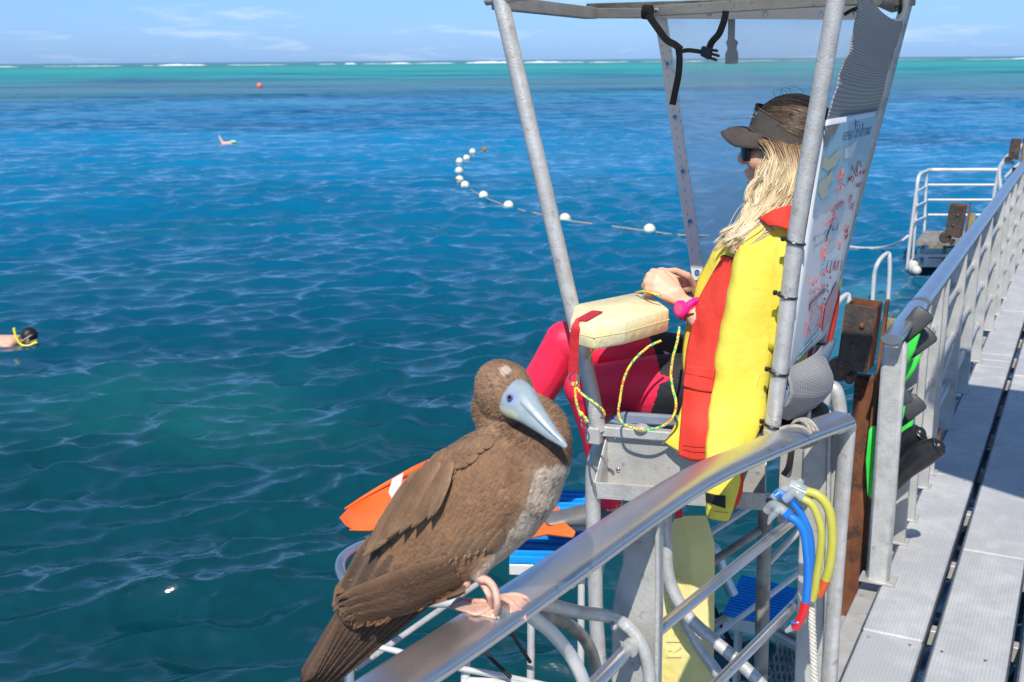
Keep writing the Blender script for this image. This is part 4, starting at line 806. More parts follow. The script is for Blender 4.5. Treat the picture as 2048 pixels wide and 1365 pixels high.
for u, v, w, h, n in ((.38, .235, .1, .05, 3), (.40, .29, .14, .035, 3), (.62, .22, .16, .05, 4), (.60, .27, .2, .03, 4), (.80, .26, .17, .02, 6), (.84, .31, .12, .02, 4), (.36, .375, .26, .03, 4), (.74, .36, .06, .04, 2), (.82, .40, .08, .04, 2), (.34, .56, .1, .07, 3),
                      (.40, .51, .08, .04, 2), (.78, .50, .1, .05, 3), (.72, .56, .06, .04, 2), (.84, .54, .08, .03, 2), (.20, .66, .16, .05, 3), (.42, .655, .2, .025, 3), (.24, .705, .12, .02, 2), (.40, .71, .18, .02, 4), (.30, .80, .22, .025, 4), (.24, .84, .2, .03, 4), (.26, .88, .16, .03, 3), (.72, .66, .1, .06, 3), (.58, .84, .12, .09, 3), (.62, .90, .1, .06, 3), (.5, .955, .05, .02, 2)):
    scrib(u, v, w, h, n, INKR)
words('Coral', .38, .385, .24, .03, INKR, 'handwriting', .01); words('Jelly Fish', .28, .765, .36, .025, INKR, 'handwriting', .01)
for u, v, w in ((.30, .415, .2), (.34, .43, .22)): MB().tube([Wb(u, v+.01, .001), Wb(u+w, v-.012, .001)], .0012, 5).build('handwriting', INKR, bd)
for u, v, w, h, n in ((.52, .05, .2, .03, 3), (.66, .235, .14, .04, 3), (.48, .47, .14, .04, 3), (.12, .47, .04, .05, 2), (.5, .03, .12, .03, 2)): scrib(u, v, w, h, n, INKD, .0007)
for k in range(26):
    v = .47+.018*(k % 13)+.2*(k//13); u = .16 if k < 13 else .36
    if k in (0, 2): words(('Stay with the', 'snorkel line')[k//2], u, v, .24, .012, INKD, 'small_print')
for k in range(9): MB().tube([Wb(.34, .80+.02*k, .001), Wb(.34+rg.uniform(.2, .45), .792+.02*k, .001)], .0006, 4).build('small_print', INKD, bd)
for k in range(5): MB().tube([Wb(.52+.1*k, .60+.012*k, .001), Wb(.525+.1*k, .645+.012*k, .001)], .0011, 4).build('small_print', INKD, bd)
for k in range(7): MB().tube([Wb(.64+.04*(k % 2), .66+.03*k, .001), Wb(.65+.04*(k % 2), .672+.03*k, .001)], .0014, 4).build('small_print', INKD, bd)
for a, b in (((.22, .985), (.78, .955)), ((.26, .96), (.70, .935)), ((.60, .57), (.60, .64)), ((.60, .57), (.74, .565)), ((.44, .77), (.66, .755)), ((.40, .62), (.52, .61))): MB().tube([Wb(*a, .001), Wb(*b, .001)], .0013, 4).build('printed_line', INKB, bd)
MB().tube([Wb(-.01, .03), Wb(.0, .028)], .006, 8).build('screw', STEEL, bd)
# rope lashing the post to the rail
lp = Vector((-.600, 2.632, RZ)); mb = MB()
for k in range(3):
    c = hz(1602+7*k, 868-2*k, RZ); mb.torus(c, (.5, .85, .1*k), .034, .0042, 22, 6)
mb.tube([hz(1560, 858, 2.64), hz(1580, 853, 2.65), hz(1605, 855, 2.65), hz(1622, 868, 2.635)], .0045, 7, smooth=4).tube([hz(1622, 872, 2.60), hz(1630, 868, 2.60), hz(1625, 878, 2.59), hz(1612, 880, 2.59)], .005, 7, smooth=4)
tag(mb.build('lashing_rope', ROPED), 'grey worn rope tying the chair post to the near handrail', 'rope')
# ------------------------------------------------------------------ seated person
pr = root('person', (-.85, 3.0, 2.52), 'seated lifeguard with long blonde hair in pink suit, visor and sunglasses facing the sea', 'person')
Hc = hy(1570, 277, 3.0)
def Hd(a, b, c): return Hc+Vector((-a, -b, c))      # a forward, b towards the walkway, c up
ZP, ZS, ZK = 0, 1, 2
src = []
def part(z, fn):
    m = MB(); fn(m); src.append((z, m))
def P_(x, y, u): return hy(x, y, u)
hipN, kneeN, ankN = P_(1455, 775, 2.91), P_(1172, 775, 2.885), P_(1224, 1012, 3.02)
hipF, kneeF, ankF = P_(1450, 750, 3.10), P_(1130, 683, 2.985), P_(930, 955, 2.93)
def mid(a, b, t, off=(0, 0, 0)): return a*(1-t)+b*t+Vector(off)
part(ZS, lambda m: (m.ball(Hd(-.012, 0, .005), (.098, .076, .100), 24, 16), m.ball(Hd(.033, 0, -.055), (.062, .058, .078), 18, 12), m.ball(Hd(.060, 0, -.118), (.034, .034, .026), 12, 8),
     m.capsule([Hd(.088, 0, -.005), Hd(.111, 0, -.055)], [.009, .0135], 10), m.ball(Hd(.106, 0, -.061), (.012, .017, .010), 10, 6), m.ball(Hd(.091, 0, -.087), (.013, .024, .006), 10, 6), m.ball(Hd(.089, 0, -.098), (.012, .021, .006), 10, 6),
     m.ball(Hd(.058, .036, -.05), (.034, .03, .036), 12, 8), m.ball(Hd(.058, -.036, -.05), (.034, .03, .036), 12, 8), m.ball(Hd(-.005, .078, -.015), (.018, .008, .03), 10, 6), m.ball(Hd(-.005, -.078, -.015), (.018, .008, .03), 10, 6),
     m.capsule([Hd(-.02, 0, -.06), Hd(-.035, 0, -.17), P_(1588, 450, 3.0)], [.052, .05, .06], 16)))
tc_ = P_(1545, 560, 3.0)
part(ZP, lambda m: (m.capsule([P_(1565, 480, 3.0), P_(1540, 580, 3.0), P_(1520, 690, 3.0), P_(1490, 768, 3.0)], [.085, .105, .095, .11], 24, rx=[.15, .165, .135, .165], up=(1, 0, .2), smooth=3),
     m.capsule([P_(1570, 478, 2.86), P_(1570, 470, 3.14)], .055, 14), m.ball(P_(1478, 565, 2.93), (.055, .06, .06), 14, 10), m.ball(P_(1478, 565, 3.07), (.055, .06, .06), 14, 10)))
# arms
shN, elN, wrN = P_(1556, 500, 2.835), P_(1460, 705, 2.81), P_(1376, 612, 2.865)
shF, elF, wrF = P_(1556, 495, 3.165), P_(1440, 655, 3.20), P_(1398, 582, 3.06)
part(ZP, lambda m: (m.capsule([shN, mid(shN, elN, .5), elN], [.055, .048, .040], 14), m.capsule([elN, mid(elN, wrN, .35), mid(elN, wrN, .88)], [.040, .040, .028], 14), m.capsule([shF, mid(shF, elF, .5), elF], [.055, .046, .038], 14), m.capsule([elF, mid(elF, wrF, .4), mid(elF, wrF, .85)], [.038, .038, .029], 14)))
part(ZS, lambda m: (m.capsule([mid(elN, wrN, .8), wrN], [.026, .0245], 12, rx=[.030, .030]), m.capsule([mid(elF, wrF, .75), wrF], [.027, .024], 12)))
def hand(m, wrist, kn, pu, curl, side, u0):
    """palm from the wrist to four knuckles, fingers curling back under, thumb from the side near the wrist"""
    for i, (kx, ky, ku) in enumerate(kn):
        k = hy(kx, ky, ku); m.capsule([mid(wrist, k, .12), mid(wrist, k, .6), k], [.017, .0150, .0125], 10)
        pts = [k]+[hy(a, b, c) for a, b, c in curl[i]]; r = [.0112, .0102, .0090, .0078][:len(pts)]
        m.capsule(pts, r, 10)
# near hand: back of the hand to the camera, loose fist
kn = [(1323, 547, 2.875), (1314, 555, 2.858), (1309, 568, 2.846), (1311, 582, 2.840)]
cu1 = [[(1305, 543, 2.885), (1298, 551, 2.905), (1309, 560, 2.915)], [(1298, 550, 2.862), (1291, 560, 2.885), (1304, 568, 2.895)], [(1293, 563, 2.85), (1287, 572, 2.87), (1300, 579, 2.88)], [(1296, 578, 2.845), (1291, 586, 2.862), (1303, 590, 2.872)]]
part(ZS, lambda m: (hand(m, wrN, kn, None, cu1, 1, 0), m.ball(mid(wrN, hy(1316, 568, 2.86), .5), (.034, .020, .028), 14, 10), m.capsule([mid(wrN, hy(1325, 560, 2.87), .25), hy(1345, 556, 2.90), hy(1326, 545, 2.915), hy(1312, 548, 2.925)], [.014, .0125, .0105, .009], 10)))
kn2 = [(1338, 545, 3.02), (1340, 556, 3.035), (1345, 567, 3.045), (1352, 578, 3.05)]
cu2 = [[(1322, 541, 3.00), (1311, 545, 2.975), (1315, 553, 2.955)], [(1322, 552, 3.01), (1313, 557, 2.985), (1320, 562, 2.965)], [(1328, 564, 3.02), (1320, 569, 2.995), (1328, 572, 2.975)], [(1337, 576, 3.025), (1330, 581, 3.00), (1336, 583, 2.985)]]
part(ZS, lambda m: (hand(m, wrF, kn2, None, cu2, 1, 0), m.ball(mid(wrF, hy(1348, 562, 3.03), .5), (.030, .022, .024), 14, 10), m.capsule([mid(wrF, hy(1348, 560, 3.02), .2), hy(1374, 552, 3.01), hy(1350, 542, 2.985), hy(1332, 543, 2.965)], [.014, .0125, .0105, .009], 10)))
# legs
part(ZP, lambda m: (m.capsule([hipN, mid(hipN, kneeN, .5), kneeN], [.098, .090, .062], 20, rx=[.095, .085, .062], smooth=3), m.capsule([hipF, mid(hipF, kneeF, .5), kneeF], [.095, .085, .061], 20, smooth=3),
     m.capsule([kneeN, mid(kneeN, ankN, .3, (.012, 0, 0)), mid(kneeN, ankN, .7), ankN], [.060, .058, .043, .034], 16, smooth=3), m.capsule([kneeF, mid(kneeF, ankF, .3, (.015, 0, -.01)), mid(kneeF, ankF, .7), ankF], [.060, .060, .044, .034], 16, smooth=3),
     m.ball(kneeN+Vector((-.004, 0, .0)), .060, 14, 10), m.ball(kneeF+Vector((.004, 0, -.004)), .058, 14, 10)))
part(ZS, lambda m: (m.capsule([ankN, ankN+Vector((-.03, 0, -.05)), ankN+Vector((-.20, .0, -.085))], [.034, .036, .026], 12, rx=[.034, .036, .04]), m.ball(ankN+Vector((.02, 0, -.05)), .03, 10, 8),
     m.capsule([ankF, ankF+Vector((-.04, 0, -.045)), ankF+Vector((-.2, 0, -.10))], [.034, .035, .025], 12, rx=[.034, .036, .04]), m.ball(ankF+Vector((.01, 0, -.06)), .03, 10, 8)))
allm = MB(); kd_pts = []
for z, m in src:
    allm.add(m.v, m.f)
    for f in m.f:
        c = sum((m.v[i] for i in f), Vector())/len(f); kd_pts.append((c, z))
    for v in m.v: kd_pts.append((v, z))
kd = KDTree(len(kd_pts))
for i, (p, z) in enumerate(kd_pts): kd.insert(p, i)
kd.balance()
body = remesh_obj(allm, 'body', .0042, PINK, pr, 5)
bo = body.build('body', PINK, pr, angle=None, mats=[SKIN, SHORT], recalc=False)
def proj(p):
    q = Vector(p)-Vector(CP); t = q.dot(FV); return 1024+F*q.dot(RV)/t, 682.5-F*q.dot(UV_)/t
off = pr.location; mi = np.zeros(len(bo.data.polygons), np.int32)
for i, f in enumerate(bo.data.polygons):
    c = f.center+off; z = kd_pts[kd.find(c)[1]][1]
    if z == 0 and c.z < 2.76 and c.z > 2.45:
        x, y = proj(c); lim = 1305+14*math.sin((y-690)*.025)+(28 if 748 < y < 768 else 0)*(1-abs(y-758)/10.)
        if x > lim: z = 2
    mi[i] = z
bo.data.polygons.foreach_set('material_index', mi)
# hair: dark crown, blonde lengths in strands
HAIRC = vcol_mat('blonde_hair', .42, 0, nscale=40, namt=.12); HAIRD = vcol_mat('brown_hair', .38, 0, nscale=60, namt=.2)
hb = MB(); hb.ball(Hd(-.020, 0, .010), (.108, .086, .101), 28, 18, col=(.035, .019, .012)); crown = hb.build('hair_crown', HAIRD, pr)
rh = random.Random(4); hs = MB()
def crown_pt(d, rad): return Hd(-.020+d.x*.108*rad, d.y*.086*rad, .010+d.z*.101*rad)
for i in range(1500):
    ps = rh.uniform(-1.5, 1.5); d0 = Vector((math.cos(ps)*.55+.25, math.sin(ps)*.95, .62-.30*abs(math.sin(ps)))).normalized(); d1 = Vector((-.95, math.sin(ps)*1.0+rh.uniform(-.15, .15), rh.uniform(-.3, .15))).normalized(); pts = []
    t0 = rh.uniform(-.15, .5); t1 = t0+rh.uniform(.4, .8); rad = rh.uniform(1.004, 1.022)
    for k in range(7):
        t = max(0, min(1, t0+(t1-t0)*k/6)); om = d0.angle(d1); d = (d0*math.sin((1-t)*om)+d1*math.sin(t*om))/math.sin(om); pts.append(crown_pt(d, rad+.006*math.sin(t*9+ps*7)))
    c = rh.choice([(.05, .028, .017), (.075, .042, .024), (.03, .017, .011), (.03, .017, .011), (.11, .065, .036), (.17, .11, .06)]); hs.tube(pts, [.0011]*6+[.0004], 4, col=c)
for k in range(3):
    p0 = Hd(.02-.02*k, .02, .100+.002*k); hs.tube([p0, p0+Vector((-.01, -.005, .018+.004*k)), p0+Vector((.012, -.004, .024)), p0+Vector((.03, 0, .01))], .0005, 4, smooth=3, col=(.03, .017, .011))
tag(hs.build('hair_crown_strands', HAIRD, pr, angle=None), kind='stuff')
GL = [(1518, 282, 2.925), (1538, 310, 2.91), (1526, 345, 2.90), (1510, 378, 2.895), (1502, 412, 2.885), (1494, 450, 2.85), (1466, 486, 2.80)]
GM = [(1572, 290, 2.918), (1584, 330, 2.90), (1578, 368, 2.885), (1558, 402, 2.87), (1532, 436, 2.83), (1507, 462, 2.80), (1478, 492, 2.775)]
GR = [(1630, 300, 2.925), (1632, 350, 2.92), (1624, 392, 2.91), (1596, 420, 2.88), (1560, 444, 2.83), (1528, 464, 2.795), (1490, 490, 2.77)]
def guide(s, k):
    A, B, t = (GL, GM, s*2) if s < .5 else (GM, GR, s*2-1); return [A[k][j]*(1-t)+B[k][j]*t for j in range(3)]
hl = MB(); nclump = 150
for c in range(nclump):
    s = rh.random(); ph = rh.uniform(0, 6.28); amp = rh.uniform(4, 12); fq = rh.uniform(1.5, 2.5); dep = rh.uniform(-.016, .045); tone = rh.random(); endk = 7 if rh.random() < .75 else rh.choice([5, 6])
    ex = rh.gauss(-2, 11); ey = rh.gauss(-2, 10); tight = rh.uniform(.5, 1.0)
    for q in range(20):
        ox, oy, od = rh.gauss(0, 5.5)*tight, rh.gauss(0, 3), rh.gauss(0, .004); pts = []
        for k in range(endk):
            x, y, u = guide(s, k); t = k/6; w = amp*math.sin(ph+fq*k+q*.03)*min(1, t*2.5); fr = 1-.45*t
            pts.append(hy(x+w+ox*fr+ex*t*t, y+oy*fr+ey*t*t+w*.3, u+dep*(1-.5*t)+od-.012*math.sin(math.pi*t)))
        base = [(.64, .48, .27), (.84, .70, .46), (.76, .60, .36), (.90, .80, .60)][int(tone*3.99)]; dk = rh.uniform(.75, 1.12)
        cols = []; P2 = spline(pts, 4); n = len(P2)
        for i in range(n):
            t = i/(n-1); m_ = min(1, t*3.2); cc = tuple((base[j]*(m_)+(.30, .17, .08)[j]*(1-m_))*dk for j in range(3)); cols += [cc]*4
        hl.tube(P2, [.0008+.0005*rh.random()]*(n-2)+[.0009, .0003], 4, col=cols)
for c in range(26):
    s = rh.uniform(0, .35); k0 = rh.choice([3, 4]); pts = []; dx = rh.uniform(-34, -8)
    for k in range(k0, 7):
        x, y, u = guide(s, k); t = (k-k0)/(6-k0); pts.append(hy(x+dx*math.sin(t*2.2)+rh.gauss(0, 2), y+rh.uniform(-3, 6), u))
    P2 = spline(pts, 3); hl.tube(P2, .0006, 4, col=(.82, .66, .38))
tag(hl.build('hair_lengths', HAIRC, pr, angle=None), kind='stuff')
hv = MB(); hv.capsule([hy(1590, 300, 2.965), hy(1592, 350, 2.955), hy(1580, 390, 2.93), hy(1548, 428, 2.87), hy(1505, 466, 2.82)], [.030, .036, .034, .024, .010], 14, rx=[.05, .06, .05, .04, .015], up=(0, 1, 0), smooth=4, col=(.45, .29, .13)); hv.build('hair_underlayer', HAIRC, pr)
# visor
vb = MB(); G = []
NP = 44
for i in range(NP+1):
    ph = -2.6+5.2*i/NP; cc = math.cos(ph); sn = math.sin(ph); w = (1+cc)/2; zc = .047*w-.036*(1-w); hh = .031*w+.022*(1-w)
    G.append([Hd(-.022+(.114-.016*t)*cc, (.093-.012*t)*sn, zc-hh+2*hh*t+.010) for t in (0, .06, .5, .94, 1)])
o = vb.grid(G).build('visor_band', HATM, pr, angle=60); solid(o, .003)
for t, nm in ((.03, 'visor_binding'), (.97, 'visor_binding')):
    MB().tube([Hd(-.022+(.1155-.016*t)*math.cos(p), (.0945-.012*t)*math.sin(p), (.047*((1+math.cos(p))/2)-.036*(1-(1+math.cos(p))/2))+(2*t-1)*(.031*((1+math.cos(p))/2)+.022*(1-(1+math.cos(p))/2))+.010) for p in np.linspace(-2.6, 2.6, 50)], .0022, 6).build(nm, HATM, pr)
G = []
for i in range(17):
    ph = -1.05+2.1*i/16; base = Hd(-.022+.114*math.cos(ph), .093*math.sin(ph), .006+.012*math.cos(ph)); row_ = []
    w = math.cos(ph/1.05*math.pi/2)
    for k in range(9):
        t = k/8; L = .074*(max(w, 0)**.10)
        row_.append(base+Vector((-L*t*math.cos(ph*.35), -L*t*math.sin(ph*.25), +.010*t-.014*t*t+.006*math.sin(t*3.1)-.044*(math.sin(ph)**2)*t)))
    G.append(row_)
o = MB().grid(G).build('visor_brim', HATM, pr, angle=None); solid(o, .004)
for k in (3, 4, 5, 6): MB().tube([G[i][k]+Vector((0, 0, .0026)) for i in range(2, 15)], .0006, 4).build('brim_stitch', BLACK, pr)
lg = MB()
for i in range(5):
    a = .50+.07*i; lg.tube([Hd(-.022+.1175*math.cos(a), .0955*math.sin(a), .062+.004*(i % 2)), Hd(-.022+.1165*math.cos(a+.03), .0945*math.sin(a+.03), .071-.003*(i % 3))], .0009, 5)
lg.build('visor_emblem', MAPB, pr); MB().tube([Hd(-.022+.1178*math.cos(a), .0957*math.sin(a), .056) for a in (.52, .62, .72)], .0007, 5).build('visor_emblem', WHITEV, pr)
# sunglasses
for s in (1, -1):
    G = [[Hd(.110-.038*(q/6)**2-.005*(k/5)**2, s*(.010+.071*q/6), -.006-.052*k/5*(1-.25*(q/6-.4)**2)) for k in range(6)] for q in range(7)]
    o = MB().grid(G).build('lens', LENS, pr, angle=None); solid(o, .003)
    MB().bar(Hd(.082, s*.074, -.014), Hd(.0, s*.086, -.012), .004, .010, bev=.001).build('temple_arm', BPLAS, pr)
    MB().tube([Hd(.106, s*.008, -.007), Hd(.101, s*.042, -.006), Hd(.084, s*.073, -.010)], .0035, 8, smooth=3).build('brow_bar', BPLAS, pr)
MB().box(Hd(.078, .0765, -.012), (.008, .002, .003)).build('hinge_mark', mat('gold', (.7, .45, .12), None, .3, 1), pr)
# watch
wc = mid(elN, wrN, .93); ax = (wrN-elN).normalized()
MB().torus(wc, ax, .031, .0095, 26, 8).build('watch_strap', PINKR, pr)
wd = (Vector(CP)-wc); wd = (wd-ax*wd.dot(ax)).normalized(); wd = (wd+Vector((-.5, 0, -.35))).normalized(); fc = wc+wd*.033
MB().tube([fc, fc+wd*.008, fc+wd*.010], [.0235, .0225, .019], 24).build('watch_case', PINKR, pr); MB().tube([fc+wd*.0098, fc+wd*.0112], .0155, 24).build('watch_face', mat('watch_face', (.75, .10, .25), None, .2), pr)
MB().bar(wc+wd*.036+ax*(-.022), wc+wd*.030+ax*(-.034)+Vector((.01, 0, .012)), .008, .004).build('watch_label', BLACK, pr)

# ------------------------------------------------------------------ jacket
jk = root('jacket', (-.75, 2.8, 2.4), 'yellow and red lifeguard jacket draped over shoulders with its empty sleeve hanging past the rail', 'jacket')
def net(rows): return [[hy(*p) for p in r] for r in rows]
NY = [[(1463, 460, 2.90), (1490, 452, 2.85), (1525, 446, 2.82), (1560, 446, 2.81)], [(1428, 502, 2.90), (1462, 503, 2.83), (1515, 503, 2.80), (1556, 500, 2.79)], [(1399, 557, 2.90), (1440, 560, 2.825), (1500, 560, 2.80), (1550, 560, 2.79)],
      [(1380, 627, 2.89), (1422, 630, 2.81), (1490, 635, 2.79), (1540, 635, 2.78)], [(1370, 678, 2.87), (1413, 684, 2.795), (1480, 690, 2.78), (1530, 690, 2.775)], [(1364, 722, 2.84), (1407, 735, 2.78), (1470, 745, 2.765), (1520, 745, 2.76)],
      [(1366, 790, 2.79), (1403, 805, 2.745), (1460, 810, 2.745), (1505, 810, 2.74)], [(1344, 862, 2.71), (1392, 866, 2.695), (1450, 870, 2.70), (1490, 870, 2.70)], [(1326, 884, 2.70), (1362, 905, 2.69), (1400, 918, 2.69), (1450, 915, 2.69)]]
cloth('front_panel', net(NY), YEL, jk, 6, 6, .004, amp=.005, freq=20, seed=5)
NR = [[(1445, 511, 2.838), (1457, 513, 2.825), (1471, 519, 2.806)], [(1434, 533, 2.838), (1450, 536, 2.818), (1469, 540, 2.80)], [(1406, 583, 2.845), (1432, 588, 2.812), (1459, 590, 2.79)], [(1388, 634, 2.84), (1416, 640, 2.797), (1446, 645, 2.782)],
      [(1376, 684, 2.815), (1407, 690, 2.782), (1438, 695, 2.77)], [(1369, 735, 2.79), (1399, 742, 2.762), (1431, 745, 2.752)], [(1366, 790, 2.75), (1394, 796, 2.732), (1425, 800, 2.728)], [(1362, 850, 2.70), (1390, 860, 2.682), (1418, 862, 2.685)], [(1357, 912, 2.675), (1384, 922, 2.672), (1412, 922, 2.672)]]
def shift(rows, d): return [[(a, b, u-d) for a, b, u in r] for r in rows]
cloth('red_panel', net(shift(NR, .010)), RED, jk, 6, 6, .004, amp=.003, freq=22, seed=6)
cloth('pocket_flap', net(shift([[(1372, 731, 2.785), (1400, 734, 2.760), (1431, 737, 2.75)], [(1368, 752, 2.775), (1396, 758, 2.752), (1427, 761, 2.745)], [(1366, 773, 2.762), (1392, 781, 2.742), (1424, 785, 2.735)]], .017)), RED, jk, 4, 5, .003, amp=.001)
for (xa, ya, ua, xb, yb, ub) in ((1370, 746, 2.765, 1428, 754, 2.728), (1364, 893, 2.665, 1414, 900, 2.66), (1364, 884, 2.667, 1414, 891, 2.662)): MB().tube([hy(xa, ya, ua-.011), hy((xa+xb)/2, (ya+yb)/2+2, (ua+ub)/2-.013), hy(xb, yb, ub-.009)], .0007, 5).build('seam', RED, jk)
sl_pts = [(1548, 462, 2.815, 30, .030), (1524, 500, 2.80, 47, .038), (1513, 550, 2.795, 50, .042), (1506, 600, 2.79, 52, .042), (1497, 660, 2.785, 55, .040), (1488, 715, 2.775, 57, .036), (1481, 770, 2.765, 54, .032), (1474, 820, 2.74, 57, .028), (1461, 868, 2.68, 49, .026), (1448, 905, 2.62, 38, .027), (1447, 945, 2.60, 36, .030), (1442, 990, 2.59, 31, .030), (1435, 1034, 2.585, 23, .026)]
sp_ = [hy(a, b, c) for a, b, c, d, e in sl_pts]; pts, rr_, rx_ = spline(sp_, 6, [e for *_, e in sl_pts], [d*px2m(p) for (*_, d, e), p in zip(sl_pts, sp_)])
sv = []; m = len(pts); up = FV
for i in range(m):
    t = (pts[min(i+1, m-1)]-pts[max(i-1, 0)]).normalized(); x = (up-t*up.dot(t)).normalized(); y = t.cross(x); row_ = []
    for k in range(40):
        a = 2*math.pi*k/40; z = i/m; ca, sa = math.cos(a), math.sin(a); fold = 1+.055*math.sin(3*a+7*z)+.035*math.sin(5*a-12*z+1)+.03*math.sin(i*.55+2*math.sin(a*2))*(.4+z)
        e = .75; row_.append(pts[i]+x*math.copysign(abs(ca)**e, ca)*rr_[i]*fold+y*math.copysign(abs(sa)**e, sa)*rx_[i]*(1+.02*math.sin(i*.9+a)))
    sv.append(row_)
o = MB().grid(sv, closed=True).add(sv[0], [tuple(range(40))]).build('sleeve', YEL, jk, angle=None); solid(o, .003, -1)
# lining at the sleeve's back edge and cuff details
cloth('sleeve_lining', net([[(1478, 938, 2.60), (1484, 942, 2.61)], [(1474, 975, 2.60), (1483, 980, 2.61)], [(1462, 1010, 2.60), (1474, 1006, 2.61)], [(1458, 1020, 2.60), (1462, 1018, 2.61)]]), RED, jk, 4, 4, .012)
cloth('cuff_strap', net([[(1413, 986, 2.560), (1430, 990, 2.545), (1451, 992, 2.545)], [(1413, 1003, 2.560), (1430, 1010, 2.545), (1451, 1017, 2.545)]]), BLACK, jk, 4, 4, .004)
MB().tube([hy(1413, 1016, 2.568), hy(1430, 1023, 2.556), hy(1456, 1026, 2.562)], .0008, 4, smooth=3).build('seam', RED, jk)
MB().tube([hy(1441, 516, 2.83), hy(1446, 511, 2.825), hy(1458, 514, 2.808), hy(1471, 520, 2.79)], .0016, 5, smooth=3).build('piping', BLACK, jk)
bc = hy(1478, 498, 2.775); MB().tube([bc, bc+Vector((.0, -.002, 0))], .010, 16).build('round_badge', RED, jk); MB().torus(bc+Vector((0, -.003, 0)), (0, 1, 0), .0075, .001, 16, 5).build('badge_ring', WHITEV, jk)
cloth('collar', net([[(1519, 438, 2.79), (1545, 424, 2.79), (1575, 413, 2.82), (1600, 408, 2.90), (1622, 406, 3.00)], [(1528, 443, 2.775), (1550, 438, 2.765), (1575, 436, 2.79), (1605, 434, 2.88), (1630, 430, 3.0)], [(1536, 451, 2.765), (1558, 453, 2.755), (1584, 462, 2.76), (1612, 466, 2.86), (1640, 462, 2.98)]]), RED, jk, 5, 5, .006, amp=.002)
MB().ball(hy(1518, 440, 2.812), (.010, .006, .008), 10, 6).build('toggle', BLACK, jk); MB().tube([hy(1519, 440, 2.81), hy(1528, 445, 2.805)], .005, 8).build('toggle', BPLAS, jk)
cloth('yoke', net([[(1530, 446, 2.80), (1560, 446, 2.80), (1590, 450, 2.80), (1625, 455, 2.86)], [(1540, 500, 2.775), (1565, 500, 2.77), (1588, 500, 2.79), (1618, 500, 2.86)], [(1540, 580, 2.775), (1558, 580, 2.77), (1578, 580, 2.79), (1605, 580, 2.86)], [(1530, 700, 2.775), (1548, 700, 2.77), (1560, 700, 2.79), (1585, 700, 2.86)]]), YEL, jk, 5, 5, .004, amp=.002)
# back of the jacket and far sleeve bulging past the board
cloth('back_panel', net([[(1560, 452, 2.80), (1600, 440, 2.9), (1640, 440, 3.05), (1640, 455, 3.2)], [(1578, 520, 2.80), (1610, 520, 2.9), (1630, 520, 3.05), (1640, 520, 3.2)], [(1562, 620, 2.80), (1590, 620, 2.9), (1612, 620, 3.05), (1630, 620, 3.2)], [(1548, 720, 2.80), (1572, 720, 2.9), (1595, 720, 3.05), (1612, 720, 3.2)], [(1540, 800, 2.80), (1560, 805, 2.9), (1582, 805, 3.05), (1600, 800, 3.2)]]), YEL, jk, 5, 5, .004, amp=.003)
MB().capsule([hy(1660, 560, 3.44), hy(1656, 610, 3.44), hy(1645, 670, 3.44), hy(1630, 730, 3.44), hy(1612, 800, 3.42)], [.03, .032, .032, .028, .02], 18, smooth=4).build('far_sleeve', RED, jk); MB().capsule([hy(1664, 562, 3.445), hy(1656, 600, 3.445)], .030, 14).build('sleeve_edge', YEL, jk)
# ------------------------------------------------------------------ seabird on the rail
def B(x, y, d=0.0): return at(x, y, T0+d+(990-x)*K*.45)      # the body lies across the rail, tail farther out
T0 = 1.84; K = T0/F
def RK(x): return (T0+(990-x)*K*.45)/T0
bird = root('seabird', (-.79, 1.50, RZ+.02), 'brown seabird with pale blue bill perched on the near handrail, head turned back', 'bird')
FEA = vcol_mat('plumage', .78, .25, 160, 26, .20, sss=0); BILL = vcol_mat('bill_skin', .35, .05, 60, 30, .12); 
FOOT = mat('pink_web', (.76, .50, .38), (.66, .36, .27), .42, 0, 60, .2, 200, sss=.1)
raw = MB()
BA = [(1088, 876, 50), (1058, 905, 80), (1015, 945, 108), (965, 995, 124), (905, 1050, 118), (845, 1106, 101), (785, 1162, 78), (735, 1202, 50), (700, 1232, 28)]
raw.capsule([B(x, y, .012*(i > 2)) for i, (x, y, r) in enumerate(BA)], [r*K*.74*RK(x) for x, y, r in BA], 30, rx=[r*K*RK(x) for x, y, r in BA], up=FV, smooth=4)
raw.ball(B(1008, 786, -.012), (58*K, 58*K, 63*K), 26, 18); raw.ball(B(1000, 770, -.008), (50*K, 52*K, 50*K)); raw.ball(B(982, 812, -.008), (38*K, 42*K, 38*K))
raw.capsule([B(985, 822, -.004), B(1005, 856, .0), B(1035, 900, .0)], [42*K, 46*K, 62*K], 20)
raw.capsule([B(1040, 815, .035), B(1082, 838, .028), B(1096, 872, .008), B(1082, 920, -.004)], [38*K, 42*K, 46*K, 62*K], 22, smooth=3)
raw.capsule([B(1068, 930, -.01), B(1058, 985, -.004), B(1035, 1035, .01)], [68*K, 62*K, 50*K], 20)
raw.capsule([B(965, 1115, -.01), B(955, 1150, -.008)], [30*K, 16*K], 14)
skin = remesh_obj(raw, 'body', .0032, FEA, bird, 8)
def inpoly(x, y, P):
    c = False; n = len(P)
    for i in range(n):
        x1, y1 = P[i]; x2, y2 = P[(i+1) % n]
        if (y1 > y) != (y2 > y) and x < (x2-x1)*(y-y1)/(y2-y1)+x1: c = not c
    return c
def sd(x, y, P):
    """signed distance (px) to polygon, positive inside"""
    m = 1e9; n = len(P)
    for i in range(n):
        x1, y1 = P[i]; x2, y2 = P[(i+1) % n]; dx, dy = x2-x1, y2-y1; t = max(0, min(1, ((x-x1)*dx+(y-y1)*dy)/(dx*dx+dy*dy+1e-9))); m = min(m, math.hypot(x-x1-dx*t, y-y1-dy*t))
    return m if inpoly(x, y, P) else -m
